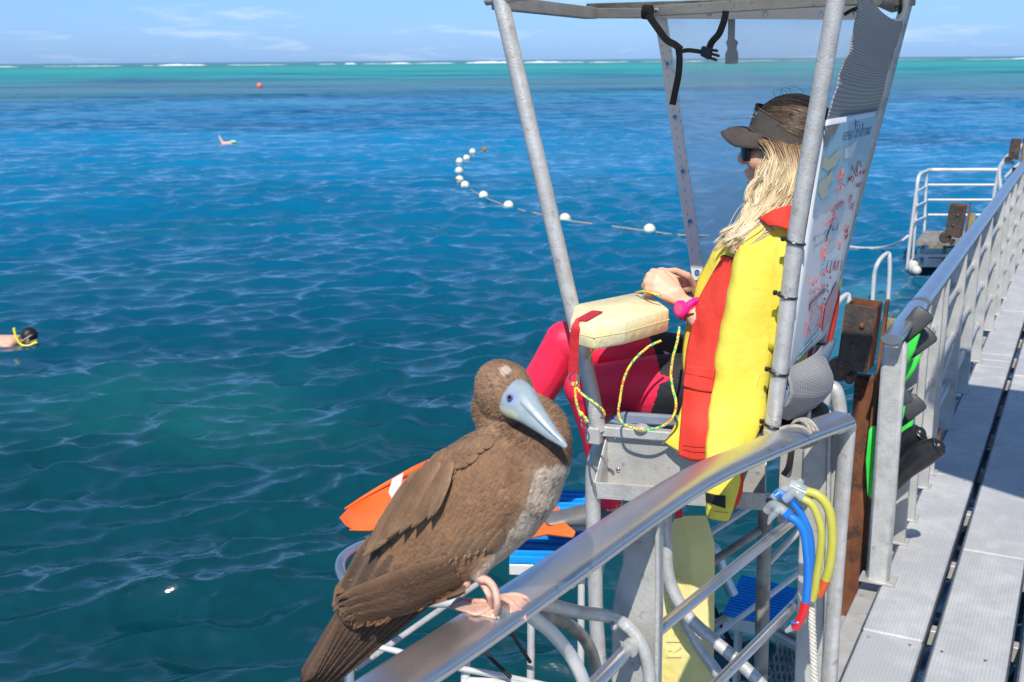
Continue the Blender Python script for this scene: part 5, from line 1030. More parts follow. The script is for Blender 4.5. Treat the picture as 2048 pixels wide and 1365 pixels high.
BELLY = [(1150, 925), (1128, 925), (1098, 932), (1072, 945), (1066, 985), (1050, 1025), (1018, 1075), (975, 1128), (945, 1165), (930, 1185), (1000, 1190), (1100, 1090), (1160, 1000)]
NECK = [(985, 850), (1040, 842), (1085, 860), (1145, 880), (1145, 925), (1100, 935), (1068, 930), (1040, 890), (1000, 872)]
rb = random.Random(9)
def lerp3(a, b, t): t = max(0, min(1, t)); return tuple(a[i]*(1-t)+b[i]*t for i in range(3))
def birdcol(p):
    x, y = proj(p); n = .5+.5*math.sin(x*.31+2*math.sin(y*.17))*math.sin(y*.27+2*math.sin(x*.13)); c = (.215, .122, .066)
    c = lerp3(c, (.25, .15, .085), n)
    if y < 872 and x < 1078: c = lerp3((.25, .14, .078), (.33, .205, .125), n*.6+.25*math.sin(y*.06))
    if math.hypot((x-1011)/1.3, y-743) < 9: c = (.58, .47, .40)
    s = sd(x, y, BELLY)
    if s > -8:
        b = lerp3((.38, .30, .235), (.47, .385, .31), n); sp = math.sin(x*.55+3*math.sin(y*.09))*math.sin(y*.45+3*math.sin(x*.11))
        if sp > .45 and y < 1040: b = lerp3(b, (.24, .165, .11), .55)
        c = lerp3(c, b, (s+8)/16)
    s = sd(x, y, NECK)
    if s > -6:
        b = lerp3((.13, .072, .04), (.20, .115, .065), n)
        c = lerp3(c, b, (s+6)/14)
    if y > 1200 and x < 800: c = lerp3(c, (.07, .04, .028), (y-1200)/60)
    return c
skin.c = [birdcol(v) for v in skin.v]
so = skin.build('body', FEA, bird, angle=None, recalc=False)
bvh = BVHTree.FromPolygons(skin.v, skin.f)
def onskin(x, y, d=0.012):
    o = Vector(CP); r = Vector(ray(x, y)); h = bvh.ray_cast(o, r.normalized())
    if h[0] is None: return None, None
    n = h[1]; n = n if n.dot(r) < 0 else -n
    return h[0], n
LS = .52
def feather(mb, x, y, ang, L, Wd, c0, c1, lift0=.0012, lift1=.004, ns=6, rag=.12, fringe=.5):
    """one feather laid on the skin: base at pixel x,y, running along ang"""
    dx, dy = math.cos(ang), math.sin(ang); px, py = -dy, dx; last = None; vs = []; cs = []
    for i in range(ns+1):
        t = i/ns; w = Wd*(math.sin(math.pi*min(1, (t*.78+.16)))**.6)*(1 if t < .8 else math.sqrt(max(.03, 1-((t-.8)/.205)**2)))
        for j in (-1, -.55, 0, .55, 1):
            u, v = x+dx*L*t+px*w*j/2, y+dy*L*t+py*w*j/2; h, n = onskin(u, v)
            if h is None:
                if last is None: h, n = B(u, v, 0), -FV
                else:
                    dd = (last[0]-Vector(CP)).dot(FV); h, n = at(u, v, dd), last[1]
            last = (h, n); lf = (lift0+(lift1-lift0)*t)*(1-.35*j*j)*LS; vs.append(h+n*lf-FV*lf*.6)
            c = c0
            if abs(j) == 1 or t > .86: c = lerp3(c0, c1, fringe)
            if j == 0: c = tuple(q*.86 for q in c0)
            cs.append(c)
    fs = [(i*5+j, i*5+j+1, (i+1)*5+j+1, (i+1)*5+j) for i in range(ns) for j in range(4)]
    mb.add(vs, fs, cs); return mb
WING = [(1012, 872), (1050, 900), (1066, 950), (1056, 1005), (1020, 1068), (975, 1125), (935, 1170), (880, 1200), (800, 1225), (730, 1235), (690, 1225), (700, 1160), (740, 1095), (790, 1030), (850, 950), (930, 905)]
SCAP = [(1008, 862), (930, 872), (876, 904), (828, 955), (795, 1010), (762, 1062), (800, 1062), (835, 1025), (858, 1028), (880, 990), (925, 935), (985, 890)]
cov = MB(); rows_ = []
y0 = 862
# small coverts first near the tail so that those nearer the shoulder overlap them
cells = []
for a in range(0, 40):
    for b in range(0, 34):
        s = a*11.5; q = (b-17)*9.0+(4.5 if a % 2 else 0)
        x = 1045-.72*s+.69*q; y = 885+.69*s+.72*q
        if sd(x, y, WING) > (1 if q < 40 else 16): cells.append((s, x, y, q))
cells.sort(key=lambda c: -c[0])
for s, x, y, q in cells:
    if rb.random() < .03: continue
    t = min(1, s/420); L = 20+34*t+rb.uniform(-3, 3); Wd = 12+9*t+rb.uniform(-1.5, 1.5); ang = math.radians(137-8*t+ (6 if q > 60 else 0))+rb.gauss(0, .07)
    k = rb.uniform(.84, 1.14); dark = max(0, (s-300)/220); low = max(0, (q-70)/90)
    c0 = lerp3((.235*k, .125*k, .062*k), (.12*k, .062*k, .032*k), dark*.8+low*.35); c1 = lerp3((.34, .235, .16), (.20, .135, .09), dark)
    feather(cov, x, y, ang, L, Wd, c0, c1, .0010+rb.uniform(0, .0006), .0026+.002*t, 5, fringe=rb.uniform(.05, .42))
tag(cov.build('wing_coverts', FEA, bird, angle=None, recalc=False), kind='stuff')
# pale tips line across the folded wing
for i in range(11):
    t = i/10; m1 = MB(); x = 975-205*t+rb.uniform(-3, 3); y = 1092+88*t+rb.uniform(-3, 3)-18*math.sin(t*3.1)
    feather(m1, x+34, y-30, math.radians(132)+rb.gauss(0, .05), 56, 22, (.19, .106, .057), (.38, .27, .17), .004, .0075, 6, fringe=.28); m1.build('greater_covert', FEA, bird, angle=None, recalc=False)
for i in range(15):
    t = i/14; m1 = MB(); x = 965-178*t+rb.uniform(-2, 2); y = 1096+84*t-8*math.sin(t*3.1)+rb.uniform(-2, 2)
    feather(m1, x+5, y-4, math.radians(128), 10, 3.2, (.29, .19, .115), (.34, .24, .15), .012, .015, 3, fringe=.3); m1.build('pale_feather_tip', FEA, bird, angle=None, recalc=False)
# long flight feathers
for i in range(10):
    m1 = MB(); t = i/9; x = 930-30*t+4*math.sin(i*2); y = 1178-62*t; ex, ey = 690-8*t+(i % 3)*9, 1238-42*t
    a = math.atan2(ey-y, ex-x); k = rb.uniform(.85, 1.1)
    feather(m1, x, y, a, math.hypot(ex-x, ey-y), 30, (.13*k, .068*k, .036*k), (.22, .135, .08), .0035+.0011*i, .0075+.0011*i, 12, fringe=.45); m1.build('primary_feather', FEA, bird, angle=None, recalc=False)
sc = MB(); cells = []
for a in range(0, 30):
    for b in range(-14, 14):
        s = a*13.0; q = b*10.0+(5 if a % 2 else 0); x = 1005-.70*s+.70*q; y = 862+.72*s+.70*q
        if sd(x, y, SCAP) > 4: cells.append((s, x, y))
cells.sort(key=lambda c: -c[0])
for s, x, y in cells:
    t = min(1, s/260); k = rb.uniform(.86, 1.15); feather(sc, x, y, math.radians(131)+rb.gauss(0, .09), 24+26*t, 14+8*t, (.225*k, .127*k, .067*k), (.36, .235, .14), .0075, .0125+.003*t, 5, fringe=rb.uniform(.05, .4))
tag(sc.build('shoulder_feathers', FEA, bird, angle=None, recalc=False), kind='stuff')
for (x, y, ex, ey) in ((905, 925, 868, 1032), (900, 935, 838, 1050), (880, 925, 815, 1062), (868, 930, 790, 1075), (852, 945, 765, 1098), (840, 950, 748, 1110)):
    m1 = MB(); k = rb.uniform(.85, 1.1); feather(m1, x, y, math.atan2(ey-y, ex-x), math.hypot(ex-x, ey-y), 30, (.21*k, .116*k, .06*k), (.35, .23, .14), .020, .040, 9, fringe=.6); m1.build('scapular_feather', FEA, bird, angle=None, recalc=False)
# tail
for i in range(11):
    t = i/10; m1 = MB(); bx, by = 704+165*t, 1188+4*t; ex, ey = 605+28*t+5*(i % 2), 1366+16*t-10*(i % 2)
    k = rb.uniform(.8, 1.15); n = 9; dx, dy = ex-bx, ey-by; L = math.hypot(dx, dy); dx /= L; dy /= L; vs = []; cs = []; w0 = 25
    for a in range(n+1):
        u = a/n; w = w0*(.75+.5*u)*(1 if u < .86 else math.sqrt(max(.02, 1-((u-.86)/.145)**2)))
        for j in (-1, -.5, 0, .5, 1):
            d = .020+.030*t-.010*(1-abs(j))*.35+ .0012*i-.03*u*(1-t); vs.append(B(bx+dx*L*u-dy*w*j/2, by+dy*L*u+dx*w*j/2, d)); c = (.062*k, .033*k, .020*k); c = lerp3(c, (.19, .115, .07), .55 if abs(j) == 1 else (.25 if j == 0 else 0)); cs.append(c)
    o = MB().add(vs, [(a*5+j, a*5+j+1, (a+1)*5+j+1, (a+1)*5+j) for a in range(n) for j in range(4)], cs).build('tail_feather', FEA, bird, angle=None, recalc=False); solid(o, .0012)
for (x, y, ex, ey, w) in ((745, 1075, 678, 1205, 26), (730, 1100, 672, 1222, 26), (760, 1100, 690, 1232, 26), (785, 1110, 705, 1240, 26)):
    m1 = MB(); feather(m1, x, y, math.atan2(ey-y, ex-x), math.hypot(ex-x, ey-y), w, (.10, .06, .038), (.22, .145, .095), .004, .010, 10, fringe=.5); m1.build('primary_feather', FEA, bird, angle=None, recalc=False)
# down on head and neck: short barbs that break the outline
dn = MB(); cand = [(v, skin.c[i]) for i, v in enumerate(skin.v) if proj(v)[1] < 930]
rb.shuffle(cand); ctr = B(1008, 790, -.01)
kdn = skin
for v, c in cand[:5200]:
    h = bvh.find_nearest(v); n = h[1]; n = n if n.dot(v-B(1030, 850, 0)) > 0 else -n
    x, y = proj(v); fl = (B(1080, 800, 0)-B(1000, 900, 0)) if 0 else None
    d = (v-B(1062, 790, -.05)); d = (d-n*d.dot(n)); d = d.normalized() if d.length > 1e-6 else Vector((0, 0, -1)); k = rb.uniform(.75, 1.25); w = d.cross(n)*.0011; L = rb.uniform(.005, .009)
    cc = tuple(q*k for q in c); b0_ = v+n*.0002; dn.add([b0_-w, b0_+w, b0_+w*.5+d*L*.6+n*.0012, b0_+d*L+n*.0018, b0_-w*.5+d*L*.6+n*.0012], [(0, 1, 2, 3, 4)], [cc]*5)
tag(dn.build('down', FEA, bird, smooth=False, recalc=False), kind='stuff')
# speckled breast feathers
bf = MB()
for _ in range(1300):
    x, y = rb.uniform(930, 1145), rb.uniform(925, 1185)
    if sd(x, y, BELLY) < -4: continue
    h, n = onskin(x, y)
    if h is None: continue
    if onskin(x-9, y+14)[0] is None or onskin(x+8, y+4)[0] is None: continue
    k = rb.uniform(.8, 1.15); c = (.43*k, .35*k, .28*k) if rb.random() < (.75 if y < 1040 else .97) else (.26*k, .185*k, .13*k); feather(bf, x, y, math.radians(118)+rb.gauss(0, .15), 12, 6, c, (.48, .40, .33), .0003, .0009, 3, fringe=.15)
tag(bf.build('breast_feathers', FEA, bird, angle=None, recalc=False), kind='stuff')
# bill
bl_ = [(1028, 796, 44, -.040), (1042, 806, 41, -.050), (1060, 824, 31, -.058), (1082, 846, 22, -.064), (1104, 868, 14.5, -.068), (1122, 884, 9, -.070), (1131, 893, 5, -.070)]
cp, cr_, cx_ = spline([B(x, y, d) for x, y, r, d in bl_], 4, [r*K*.60 for x, y, r, d in bl_], [r*K*.90 for x, y, r, d in bl_])
mb = MB(); mb.capsule(cp, cr_, 22, rx=cx_, up=FV); 
def bcol(v):
    x, y = proj(v); c = (.27, .34, .38); n = .5+.5*math.sin(x*.4+2*math.sin(y*.3)); c = lerp3(c, (.34, .40, .42), n*.6)
    if x < 1035: c = lerp3(c, (.24, .30, .58), max(0, 1-math.hypot(x-1024, y-797)/20))
    q = (x-1000)*.60-(y-808)   # gape, lower edge
    if y > 808+(x-1000)*.52 and x < 1036: c = lerp3(c, (.62, .62, .38), .7)
    return c
mb.c = [bcol(v) for v in mb.v]; mb.build('bill', BILL, bird, angle=None)
mb = MB(); gp = [(1004, 812), (1022, 826), (1045, 836), (1075, 856), (1105, 880), (1128, 894)]
mb.tube([B(x, y, -.052-.018*i/5) for i, (x, y) in enumerate(gp)], [.0012, .003, .003, .0026, .002, .0008], 7, smooth=3, col=(.36, .40, .40)); mb.build('lower_mandible', BILL, bird)
mb = MB(); mb.tube([B(1038, 800, -.0795), B(1068, 832, -.0805), B(1098, 862, -.0795), B(1118, 880, -.0775)], [.0004, .0006, .0006, .0003], 6, smooth=3, col=(.22, .26, .34)); mb.build('bill_groove', BILL, bird)
e = None
bv2 = BVHTree.FromPolygons([v for v in mb.v], mb.f)
eo = B(1019, 795, -.0795); MB().ball(eo+FV*.006, (.0044, .0044, .0044), 14, 10).build('eye', mat('eye_pale', (.42, .44, .46), None, .15), bird); MB().ball(eo+FV*.0035, (.0036, .0036, .0036), 12, 8).build('pupil', mat('pupil', (.01, .01, .03), None, .05), bird)
MB().torus(eo+FV*.006, FV, .0046, .0009, 18, 6).build('eye_ring', mat('eye_ring', (.16, .18, .40), None, .4), bird)
# legs and webbed feet
def onrail(x, y, lift=.0025):
    p = hz(x, y, RZ+.0195)
    # distance from the rail axis lowers the web over the rounded edge
    best = min(range(len(rail_s)), key=lambda i: (rail_s[i].x-p.x)**2+(rail_s[i].y-p.y)**2); q = rail_s[best]; d = math.hypot(q.x-p.x, q.y-p.y)
    z = RZ+.0195*max(0, 1-(d/.0458)**2.6)**.4+lift if d < .0455 else RZ+.0195*.15+lift-.25*(d-.0455)
    return hz(x, y, z)
rail_s = spline(rail_pts, 30)
def webfoot(rows):
    return MB().grid(patch([[onrail(*p) for p in r] for r in rows], 6, 6))
f1 = webfoot([[(972, 1196), (985, 1200), (1000, 1196)], [(946, 1200), (975, 1214), (1004, 1212)], [(918, 1196), (960, 1218), (1000, 1228)], [(898, 1216), (935, 1225), (992, 1238)]]).build('webbed_foot', FOOT, bird, angle=None); solid(f1, .003)
f2 = webfoot([[(996, 1192), (1006, 1190), (1012, 1196)], [(1012, 1188), (1024, 1196), (1020, 1216)], [(1034, 1190), (1044, 1206), (1020, 1236)], [(1056, 1196), (1062, 1212), (1024, 1246)]]).build('webbed_foot', FOOT, bird, angle=None); solid(f2, .003)
def toe(pts, r): MB().tube([onrail(x, y, .005) for x, y in pts], r, 8, smooth=4).build('toe', FOOT, bird)
toe([(994, 1198), (960, 1203), (925, 1200), (898, 1215)], [.0048, .0042, .0036, .0022]); toe([(995, 1200), (975, 1220), (955, 1228), (938, 1226)], [.0048, .004, .0034, .002]); toe([(1000, 1194), (1025, 1208), (1046, 1228), (1052, 1240)], [.0048, .0042, .0036, .002]); toe([(1000, 1194), (1030, 1190), (1052, 1196), (1062, 1208)], [.0045, .004, .0034, .002])
MB().capsule([B(948, 1140, -.01), B(958, 1156, -.012), B(976, 1162, -.016), B(990, 1180, -.02), B(995, 1208, -.026), onrail(992, 1228, .004)], [.009, .0075, .0062, .0058, .0055, .005], 12, smooth=4).build('leg', FOOT, bird)
MB().capsule([B(950, 1150, .0), B(966, 1168, -.002), B(978, 1190, -.012), onrail(984, 1214, .004)], [.007, .006, .0055, .005], 12, smooth=4).build('leg', FOOT, bird)
MB().capsule([B(930, 1166, .01), B(905, 1186, .02), B(885, 1200, .03)], [.010, .007, .003], 10).build('toe', FOOT, bird)
for x, y in ((986, 1234), (997, 1236)): MB().tube([onrail(x, y-5, .006), onrail(x, y+2, .002)], [.003, .001], 6).build('claw', ROPEW, bird)
# ------------------------------------------------------------------ foam rescue tube on the lap
ft = root('rescue_float', (-1.1, 2.85, 2.78), 'cream foam rescue float with red strap lying across the armrest on her lap', 'rescue float')
fp = [(1148, 609), (1270, 585), (1306, 593), (1339, 617), (1252, 641), (1188, 652), (1140, 640)]
zt = 2.872; top = [hz(x, y, zt) for x, y in fp]; th = .062
def foam_block(poly, d, bev): return MB().prism(poly, d, bev=bev)
b_ = foam_block(top, Vector((0, 0, -th)), .006); 
fo = b_.build('foam_block', FOAM, ft, angle=50)
c = sum(top, Vector())/7; mb = MB(); mb.torus(c+Vector((.0, 0, .0)), (0, 0, 1), .05, .0012, 40, 5, (1.5, .9)); mb.build('moulded_emblem', FOAM, ft)
mb = MB(); 
for i in range(len(top)): mb.tube([top[i]+Vector((0, 0, -.030)), top[(i+1) % 7]+Vector((0, 0, -.030))], .0012, 5)
mb.build('mould_seam', FOAMY, ft)
def rib(name, pts, w, parent, m=STRAPR, up=None, th=.0012, sm=4): return MB().tube(pts, th, 8, rx=w, up=up or FV, smooth=sm).build(name, m, parent)
zu = Vector((0, 0, .003))
rib('webbing', [hz(1195, 625, zt)+zu, hz(1180, 633, zt)+zu, hz(1161, 644, zt)+zu], .0165, ft, up=Vector((0, 0, 1)))
us = 2.53
rib('webbing', [hz(1162, 643, zt)+zu, hy(1152, 656, us), hy(1149, 675, us), hy(1148, 700, us), hy(1147, 736, us)], .0115, ft)
rib('webbing', [hy(1160, 665, us+.02), hy(1176, 680, us+.03), hy(1170, 690, us+.04)], .011, ft)
rib('webbing', [hy(1147, 722, us-.004), hy(1146, 748, us-.004)], .0125, ft)
MB().torus(hy(1149, 760, us), (.35, 1, 0), .0155, .0024, 26, 8, (1, 1)).build('steel_ring', STEEL, ft)
MB().torus(hy(1170, 846, us+.01), (.5, 1, 0), .015, .0022, 26, 8).build('steel_ring', STEEL, ft)
ROPC = None
def braid():
    m, nt, b = new_mat('braided_cord'); N = nt.nodes; L = nt.links; tc = N.new('ShaderNodeNewGeometry')
    n = N.new('ShaderNodeTexNoise'); n.inputs['Scale'].default_value = 95; n.inputs['Detail'].default_value = 1; L.new(tc.outputs['Position'], n.inputs['Vector'])
    r = N.new('ShaderNodeValToRGB'); r.color_ramp.interpolation = 'CONSTANT'; E = r.color_ramp.elements; E[0].position = 0; E[0].color = (.02, .50, .25, 1); E[1].position = .40; E[1].color = (.82, .72, .10, 1); e = E.new(.56); e.color = (.75, .10, .03, 1); e = E.new(.64); e.color = (.82, .72, .10, 1)
    L.new(n.outputs['Fac'], r.inputs[0]); L.new(r.outputs[0], b.inputs['Base Color']); b.inputs['Roughness'].default_value = .7; return m
BR = braid()
cr_ = root('cord', hy(1260, 860, 2.68), 'yellow red and green braided cord looping from the float ring past her thigh', 'cord')
def cord(pts, r=.0034): return MB().tube([hy(*p) for p in pts], r, 8, smooth=6).build('braided_cord', BR, cr_)
cord([(1272, 586, 2.9), (1285, 583, 2.85), (1302, 586, 2.80), (1320, 592, 2.78)], .003)
cord([(1322, 682, 2.72), (1300, 692, 2.70), (1276, 712, 2.68), (1258, 735, 2.67), (1246, 765, 2.66), (1240, 800, 2.655), (1237, 828, 2.65), (1247, 848, 2.65), (1272, 858, 2.65), (1300, 860, 2.65), (1330, 850, 2.655), (1348, 830, 2.66), (1352, 805, 2.665), (1346, 780, 2.67), (1342, 750, 2.675), (1346, 715, 2.68), (1354, 685, 2.69), (1359, 655, 2.72)])
cord([(1149, 772, us), (1166, 790, us), (1186, 804, us), (1205, 820, us+.01), (1209, 832, us+.02), (1203, 836, us+.04)], .0033)
cord([(1150, 772, us), (1152, 800, us), (1158, 822, us), (1166, 832, us), (1174, 838, us)], .0034)
cord([(1152, 770, us), (1157, 755, us+.03), (1160, 740, us+.06)], .0028); cord([(1195, 690, us+.06), (1185, 702, us+.07), (1178, 714, us+.08)], .0032)
for x, y, r in ((1147, 769, .0065), (1162, 829, .0075), (1173, 843, .006)): MB().ball(hy(x, y, us-.004), (r, r*.8, r), 10, 7).build('knot', BR, cr_)
# ------------------------------------------------------------------ hanging yellow rescue float with raised letters
hf = root('rescue_float', hy(1360, 1300, 2.95), 'tall yellow foam rescue float with raised lettering hanging behind the near rails', 'rescue float')
uu = 2.97
poly = [(1347, 1036), (1366, 1030), (1383, 1088), (1383, 1250), (1381, 1440), (1311, 1440), (1313, 1200), (1320, 1090)]
front = [hy(x, y, uu) for x, y in poly]; sd_ = hy(1407, 1088, uu+.05)-hy(1383, 1088, uu)
sd_ = Vector((.062, .035, 0))
MB().prism(front, sd_, bev=.004).build('foam_block', FOAMY, hf, angle=50, smooth=False)
fu = (hy(1345, 1100, uu)-hy(1345, 1300, uu)); fu_n = fu.normalized()
def letters(txt, x, y0, y1, w):
    """raised letters turned a quarter turn, reading upwards on the front face"""
    n = len(txt)
    for i, chh in enumerate(txt):
        if chh == ' ': continue
        c = bpy.data.curves.new('t', 'FONT'); c.body = chh; c.extrude = .0; c.resolution_u = 2; t = bpy.data.objects.new('t', c); COL.objects.link(t)
        me = bpy.data.meshes.new_from_object(t.evaluated_get(bpy.context.evaluated_depsgraph_get())); bpy.data.objects.remove(t)
        P = [q.co.copy() for q in me.vertices]; xa = min(p.x for p in P); xb = max(p.x for p in P); ya_ = min(p.y for p in P); yb_ = max(p.y for p in P)
        ya = y0+(y1-y0)*i/n; hh = (y1-y0)/n*.78; vs = []
        for p in P:
            s = (p.x-xa)/(xb-xa); u = (p.y-ya_)/(yb_-ya_); vs.append(hy(x+w*.5-w*u, ya+hh*s, uu-.0042))
        fs = [tuple(f.vertices) for f in me.polygons]; bm = bmesh.new(); bv = [bm.verts.new(v) for v in vs]
        for f in fs:
            try: bm.faces.new([bv[k] for k in f])
            except ValueError: pass
        r = bmesh.ops.extrude_face_region(bm, geom=bm.faces[:]); bmesh.ops.translate(bm, vec=(0, .005, 0), verts=[g for g in r['geom'] if isinstance(g, bmesh.types.BMVert)])
        bm.verts.index_update(); MB().add([v.co.copy() for v in bm.verts], [[v.index for v in f.verts] for f in bm.faces]).build('raised_letter', FOAMY, hf, smooth=False); bm.free(); bpy.data.meshes.remove(me)
letters('SURF RESCUE', 1347, 1470, 1130, 30)
rib('webbing', [hy(1350, 1015, 2.92), hy(1356, 1022, 2.93), hy(1358, 1036, 2.95)], .012, hf)
# ------------------------------------------------------------------ snorkels over the rail
def snorkel(label, pts, r, m, mtip, tipn, mouth, u):
    rt = root('snorkel', hy(pts[0][0], pts[0][1], u), label, 'snorkel', 'snorkels hanging over the near mid rail')
    P = [hy(x, y, u+d) for x, y, d in pts]; MB().tube(P[:-tipn], r, 14, smooth=6).build('tube', m, rt); MB().tube(P[-tipn-1:], r*1.06, 14, smooth=6).build('coloured_tip', mtip, rt)
    M_ = [hy(x, y, u+d) for x, y, d in mouth]; MB().tube(M_, [r*1.1, r*1.15, r*1.1, r*1.0][:len(M_)], 14, smooth=3).build('mouth_sleeve', SILI, rt)
    if m is SNB:
        for k in range(5):
            a = M_[0]*(1-k*.12)+M_[1]*(k*.12); MB().torus(a, (M_[1]-M_[0]).normalized(), r*1.2, .0016, 18, 6).build('corrugation', SNB, rt)
    return rt
US = 2.56
s1 = snorkel('blue snorkel with red tip hanging over the near mid rail', [(1578, 1032, 0), (1597, 1046, 0), (1608, 1066, 0), (1613, 1095, 0), (1616, 1140, 0), (1614, 1180, 0), (1612, 1204, 0), (1604, 1232, 0), (1590, 1256, 0)], .0105, SNB, SNR, 2, [(1578, 1032, 0), (1562, 1018, .0), (1545, 1010, .01), (1534, 1022, .02)], US)
s2 = snorkel('second blue snorkel half hidden behind the first blue one', [(1560, 985, 0), (1590, 1010, 0), (1608, 1040, 0), (1620, 1075, 0), (1624, 1130, 0), (1622, 1180, 0), (1618, 1205, 0), (1602, 1235, 0)], .0095, SNB, SNR, 1, [(1562, 985, 0), (1548, 996, 0), (1575, 975, 0)], US+.05)
s3 = snorkel('pale yellow snorkel between the blue and the bright yellow snorkels', [(1606, 998, 0), (1624, 1010, 0), (1636, 1035, 0), (1643, 1065, 0), (1640, 1110, 0), (1634, 1150, 0), (1630, 1180, 0), (1624, 1200, 0)], .0095, SNY, SNY, 1, [(1606, 998, 0), (1590, 985, 0), (1570, 1000, 0)], US+.03)
s4 = snorkel('bright yellow snorkel with orange tip, rightmost of the hanging snorkels', [(1614, 984, 0), (1634, 990, 0), (1652, 1008, 0), (1662, 1036, 0), (1665, 1080, 0), (1660, 1130, 0), (1652, 1160, 0), (1644, 1178, 0), (1636, 1190, 0)], .0115, SNY, SNO, 2, [(1614, 984, 0), (1596, 975, 0), (1580, 968, 0)], US+.06)
MB().torus(hy(1593, 1243, US), (-.5, 0, 1), .0125, .0022, 18, 6).build('tip_band', SNB, s1); MB().capsule([hy(1584, 1256, US+.0), hy(1574, 1262, US)], [.009, .006], 10).build('clear_valve', SILI, s1)
MB().capsule([hy(1556, 1022, US-.01), hy(1543, 1034, US-.01), hy(1538, 1046, US-.01)], [.009, .008, .004], 12, rx=[.013, .014, .010]).build('mouthpiece', SILI, s1)
MB().capsule([hy(1600, 965, US+.08), hy(1584, 975, US+.08), hy(1572, 992, US+.06)], [.010, .009, .006], 12).build('mouthpiece', SILI, s4)
# twisted rope
tw = MB()
for s in range(3):
    pts = []
    for i in range(120):
        t = i/119; y = 1196+t*230; x = 1622+7*math.sin(t*1.2)+3*t; a = t*60+s*2.094; c = hy(x, y, US+.05); pts.append(c+Vector((math.cos(a)*.0048, math.sin(a)*.0048, 0)))
    tw.tube(pts, .0048, 6)
tag(tw.build('hanging_rope', ROPEW), 'thick twisted white rope hanging straight down below the snorkels', 'rope'); bpy.data.objects['hanging_rope']['kind'] = 'stuff' if 0 else ''
del bpy.data.objects['hanging_rope']['kind']
# ------------------------------------------------------------------ swim fins
def fin(name, label, blade, pocket, u, mb_, mp, rim=None, group=None, th=.010):
    rt = root('swim_fin', hy(pocket[0][0], pocket[0][1], u), label, 'swim fin', group); P = lambda q: [hy(x, y, u+(d[0] if d else 0)) for x, y, *d in q]
    MB().prism(P(blade), (0, th, 0), bev=.003).build('blade', mb_, rt, angle=50)
    if rim: MB().prism([p+Vector((0, -.004, 0)) for p in P(rim)], (0, th, 0), bev=.002).build('side_rail', GREEN if mb_ is not ORANGE else GREYR, rt, angle=50)
    return rt
f_ = root('swim_fin', ankF+Vector((-.1, 0, -.1)), 'orange swim fin on her raised far foot, blade sticking out left of the bird', 'swim fin', 'orange swim fins worn by the lifeguard')
bl0 = [hy(676, 1036, 2.86), hy(700, 1012, 2.92), hy(745, 985, 2.96), (hy(822, 942, 3.02)), hy(880, 925, 3.02), hy(900, 985, 2.90), hy(845, 1022, 2.86), hy(760, 1063, 2.82), hy(712, 1064, 2.82), hy(690, 1052, 2.83)]
MB().prism(bl0, (.0, .012, -.004), bev=.004).build('blade', ORANGE, f_, angle=50)
MB().tube([hy(690, 1018, 2.91), hy(745, 984, 2.95), hy(830, 938, 3.0), hy(890, 915, 3.0)], [.003, .006, .010, .014], 10, smooth=3).build('side_rail', ORANGE, f_)
MB().tube([hy(700, 1060, 2.82), hy(765, 1056, 2.81), hy(850, 1015, 2.84), hy(900, 985, 2.88)], [.003, .006, .009, .012], 10, smooth=3).build('side_rail', ORANGE, f_)
MB().capsule([ankF+Vector((-.23, 0, -.12)), ankF+Vector((-.12, 0, -.075)), ankF+Vector((-.02, 0, -.05))], [.035, .048, .045], 16, rx=[.05, .052, .045], smooth=3).build('foot_pocket', ORANGE, f_)
MB().prism([hy(778, 985, 2.915), hy(786, 958, 2.93), hy(808, 946, 2.94), hy(800, 985, 2.915), hy(790, 1010, 2.90)], (0, -.004, .002), bev=.001).build('pale_edge', WHITEV, f_)
f_ = root('swim_fin', ankN+Vector((-.1, 0, -.1)), 'orange and grey swim fin on her near foot resting over the blue mat', 'swim fin', 'orange swim fins worn by the lifeguard')
MB().capsule([hy(1095, 1040, 2.95), hy(1130, 1036, 2.98), hy(1175, 1030, 3.0), hy(1225, 1030, 3.02)], [.012, .022, .032, .036], 16, rx=[.04, .045, .046, .044], smooth=3).build('foot_pocket', GREYR, f_)
MB().prism([hy(1150, 1063, 2.90), hy(1130, 1046, 2.93), hy(1085, 1044, 2.94), hy(1000, 1060, 2.92), hy(930, 1075, 2.90), hy(930, 1100, 2.85), hy(1020, 1085, 2.86), hy(1095, 1070, 2.88), hy(1145, 1076, 2.89)], (0, .01, -.006), bev=.003).build('blade', ORANGE, f_, angle=50)
MB().prism([hy(1088, 1020, 3.0), hy(1118, 1016, 3.02), hy(1118, 1022, 3.0), hy(1090, 1026, 3.0)], (0, .01, 0), bev=.002).build('side_rail', ORANGE, f_)
# fins pushed through the walkway fence
grp = 'green and black fins pushed through the walkway fence'
def hfin(label, tip, base, w0, w1, u, gside):
    rt = root('swim_fin', hy(base[0], base[1], u), label, 'swim fin', grp); a = Vector((tip[0]-base[0], tip[1]-base[1], 0)); L = a.length; a.normalize(); n = Vector((-a.y, a.x, 0))
    def q(t, s): w = w0*(1-t)+w1*t; p = Vector((base[0], base[1], 0))+a*L*t+n*w*s; return hy(p.x, p.y, u)
    MB().prism([q(0, -.5), q(.93, -.5), q(1, -.36), q(1.02, .1), q(1, .4), q(.94, .5), q(0, .3)], (.006, .012, 0), bev=.003).build('blade', DGREY, rt, angle=50)
    MB().prism([p+Vector((0, -.006, 0)) for p in ([q(0, .28*gside), q(.62, .5*gside), q(.30, .95*gside), q(0, 1.25*gside)])], (.006, .012, 0), bev=.002).build('coloured_wing', GREEN, rt, angle=50); return rt
hfin('upper dark fin blade with green wing leaning out above the fence post', (1850, 624), (1780, 702), 34, 44, 4.52, 1)
hfin('second dark fin blade with green wing just below the topmost one', (1860, 664), (1778, 738), 34, 44, 4.60, 1)
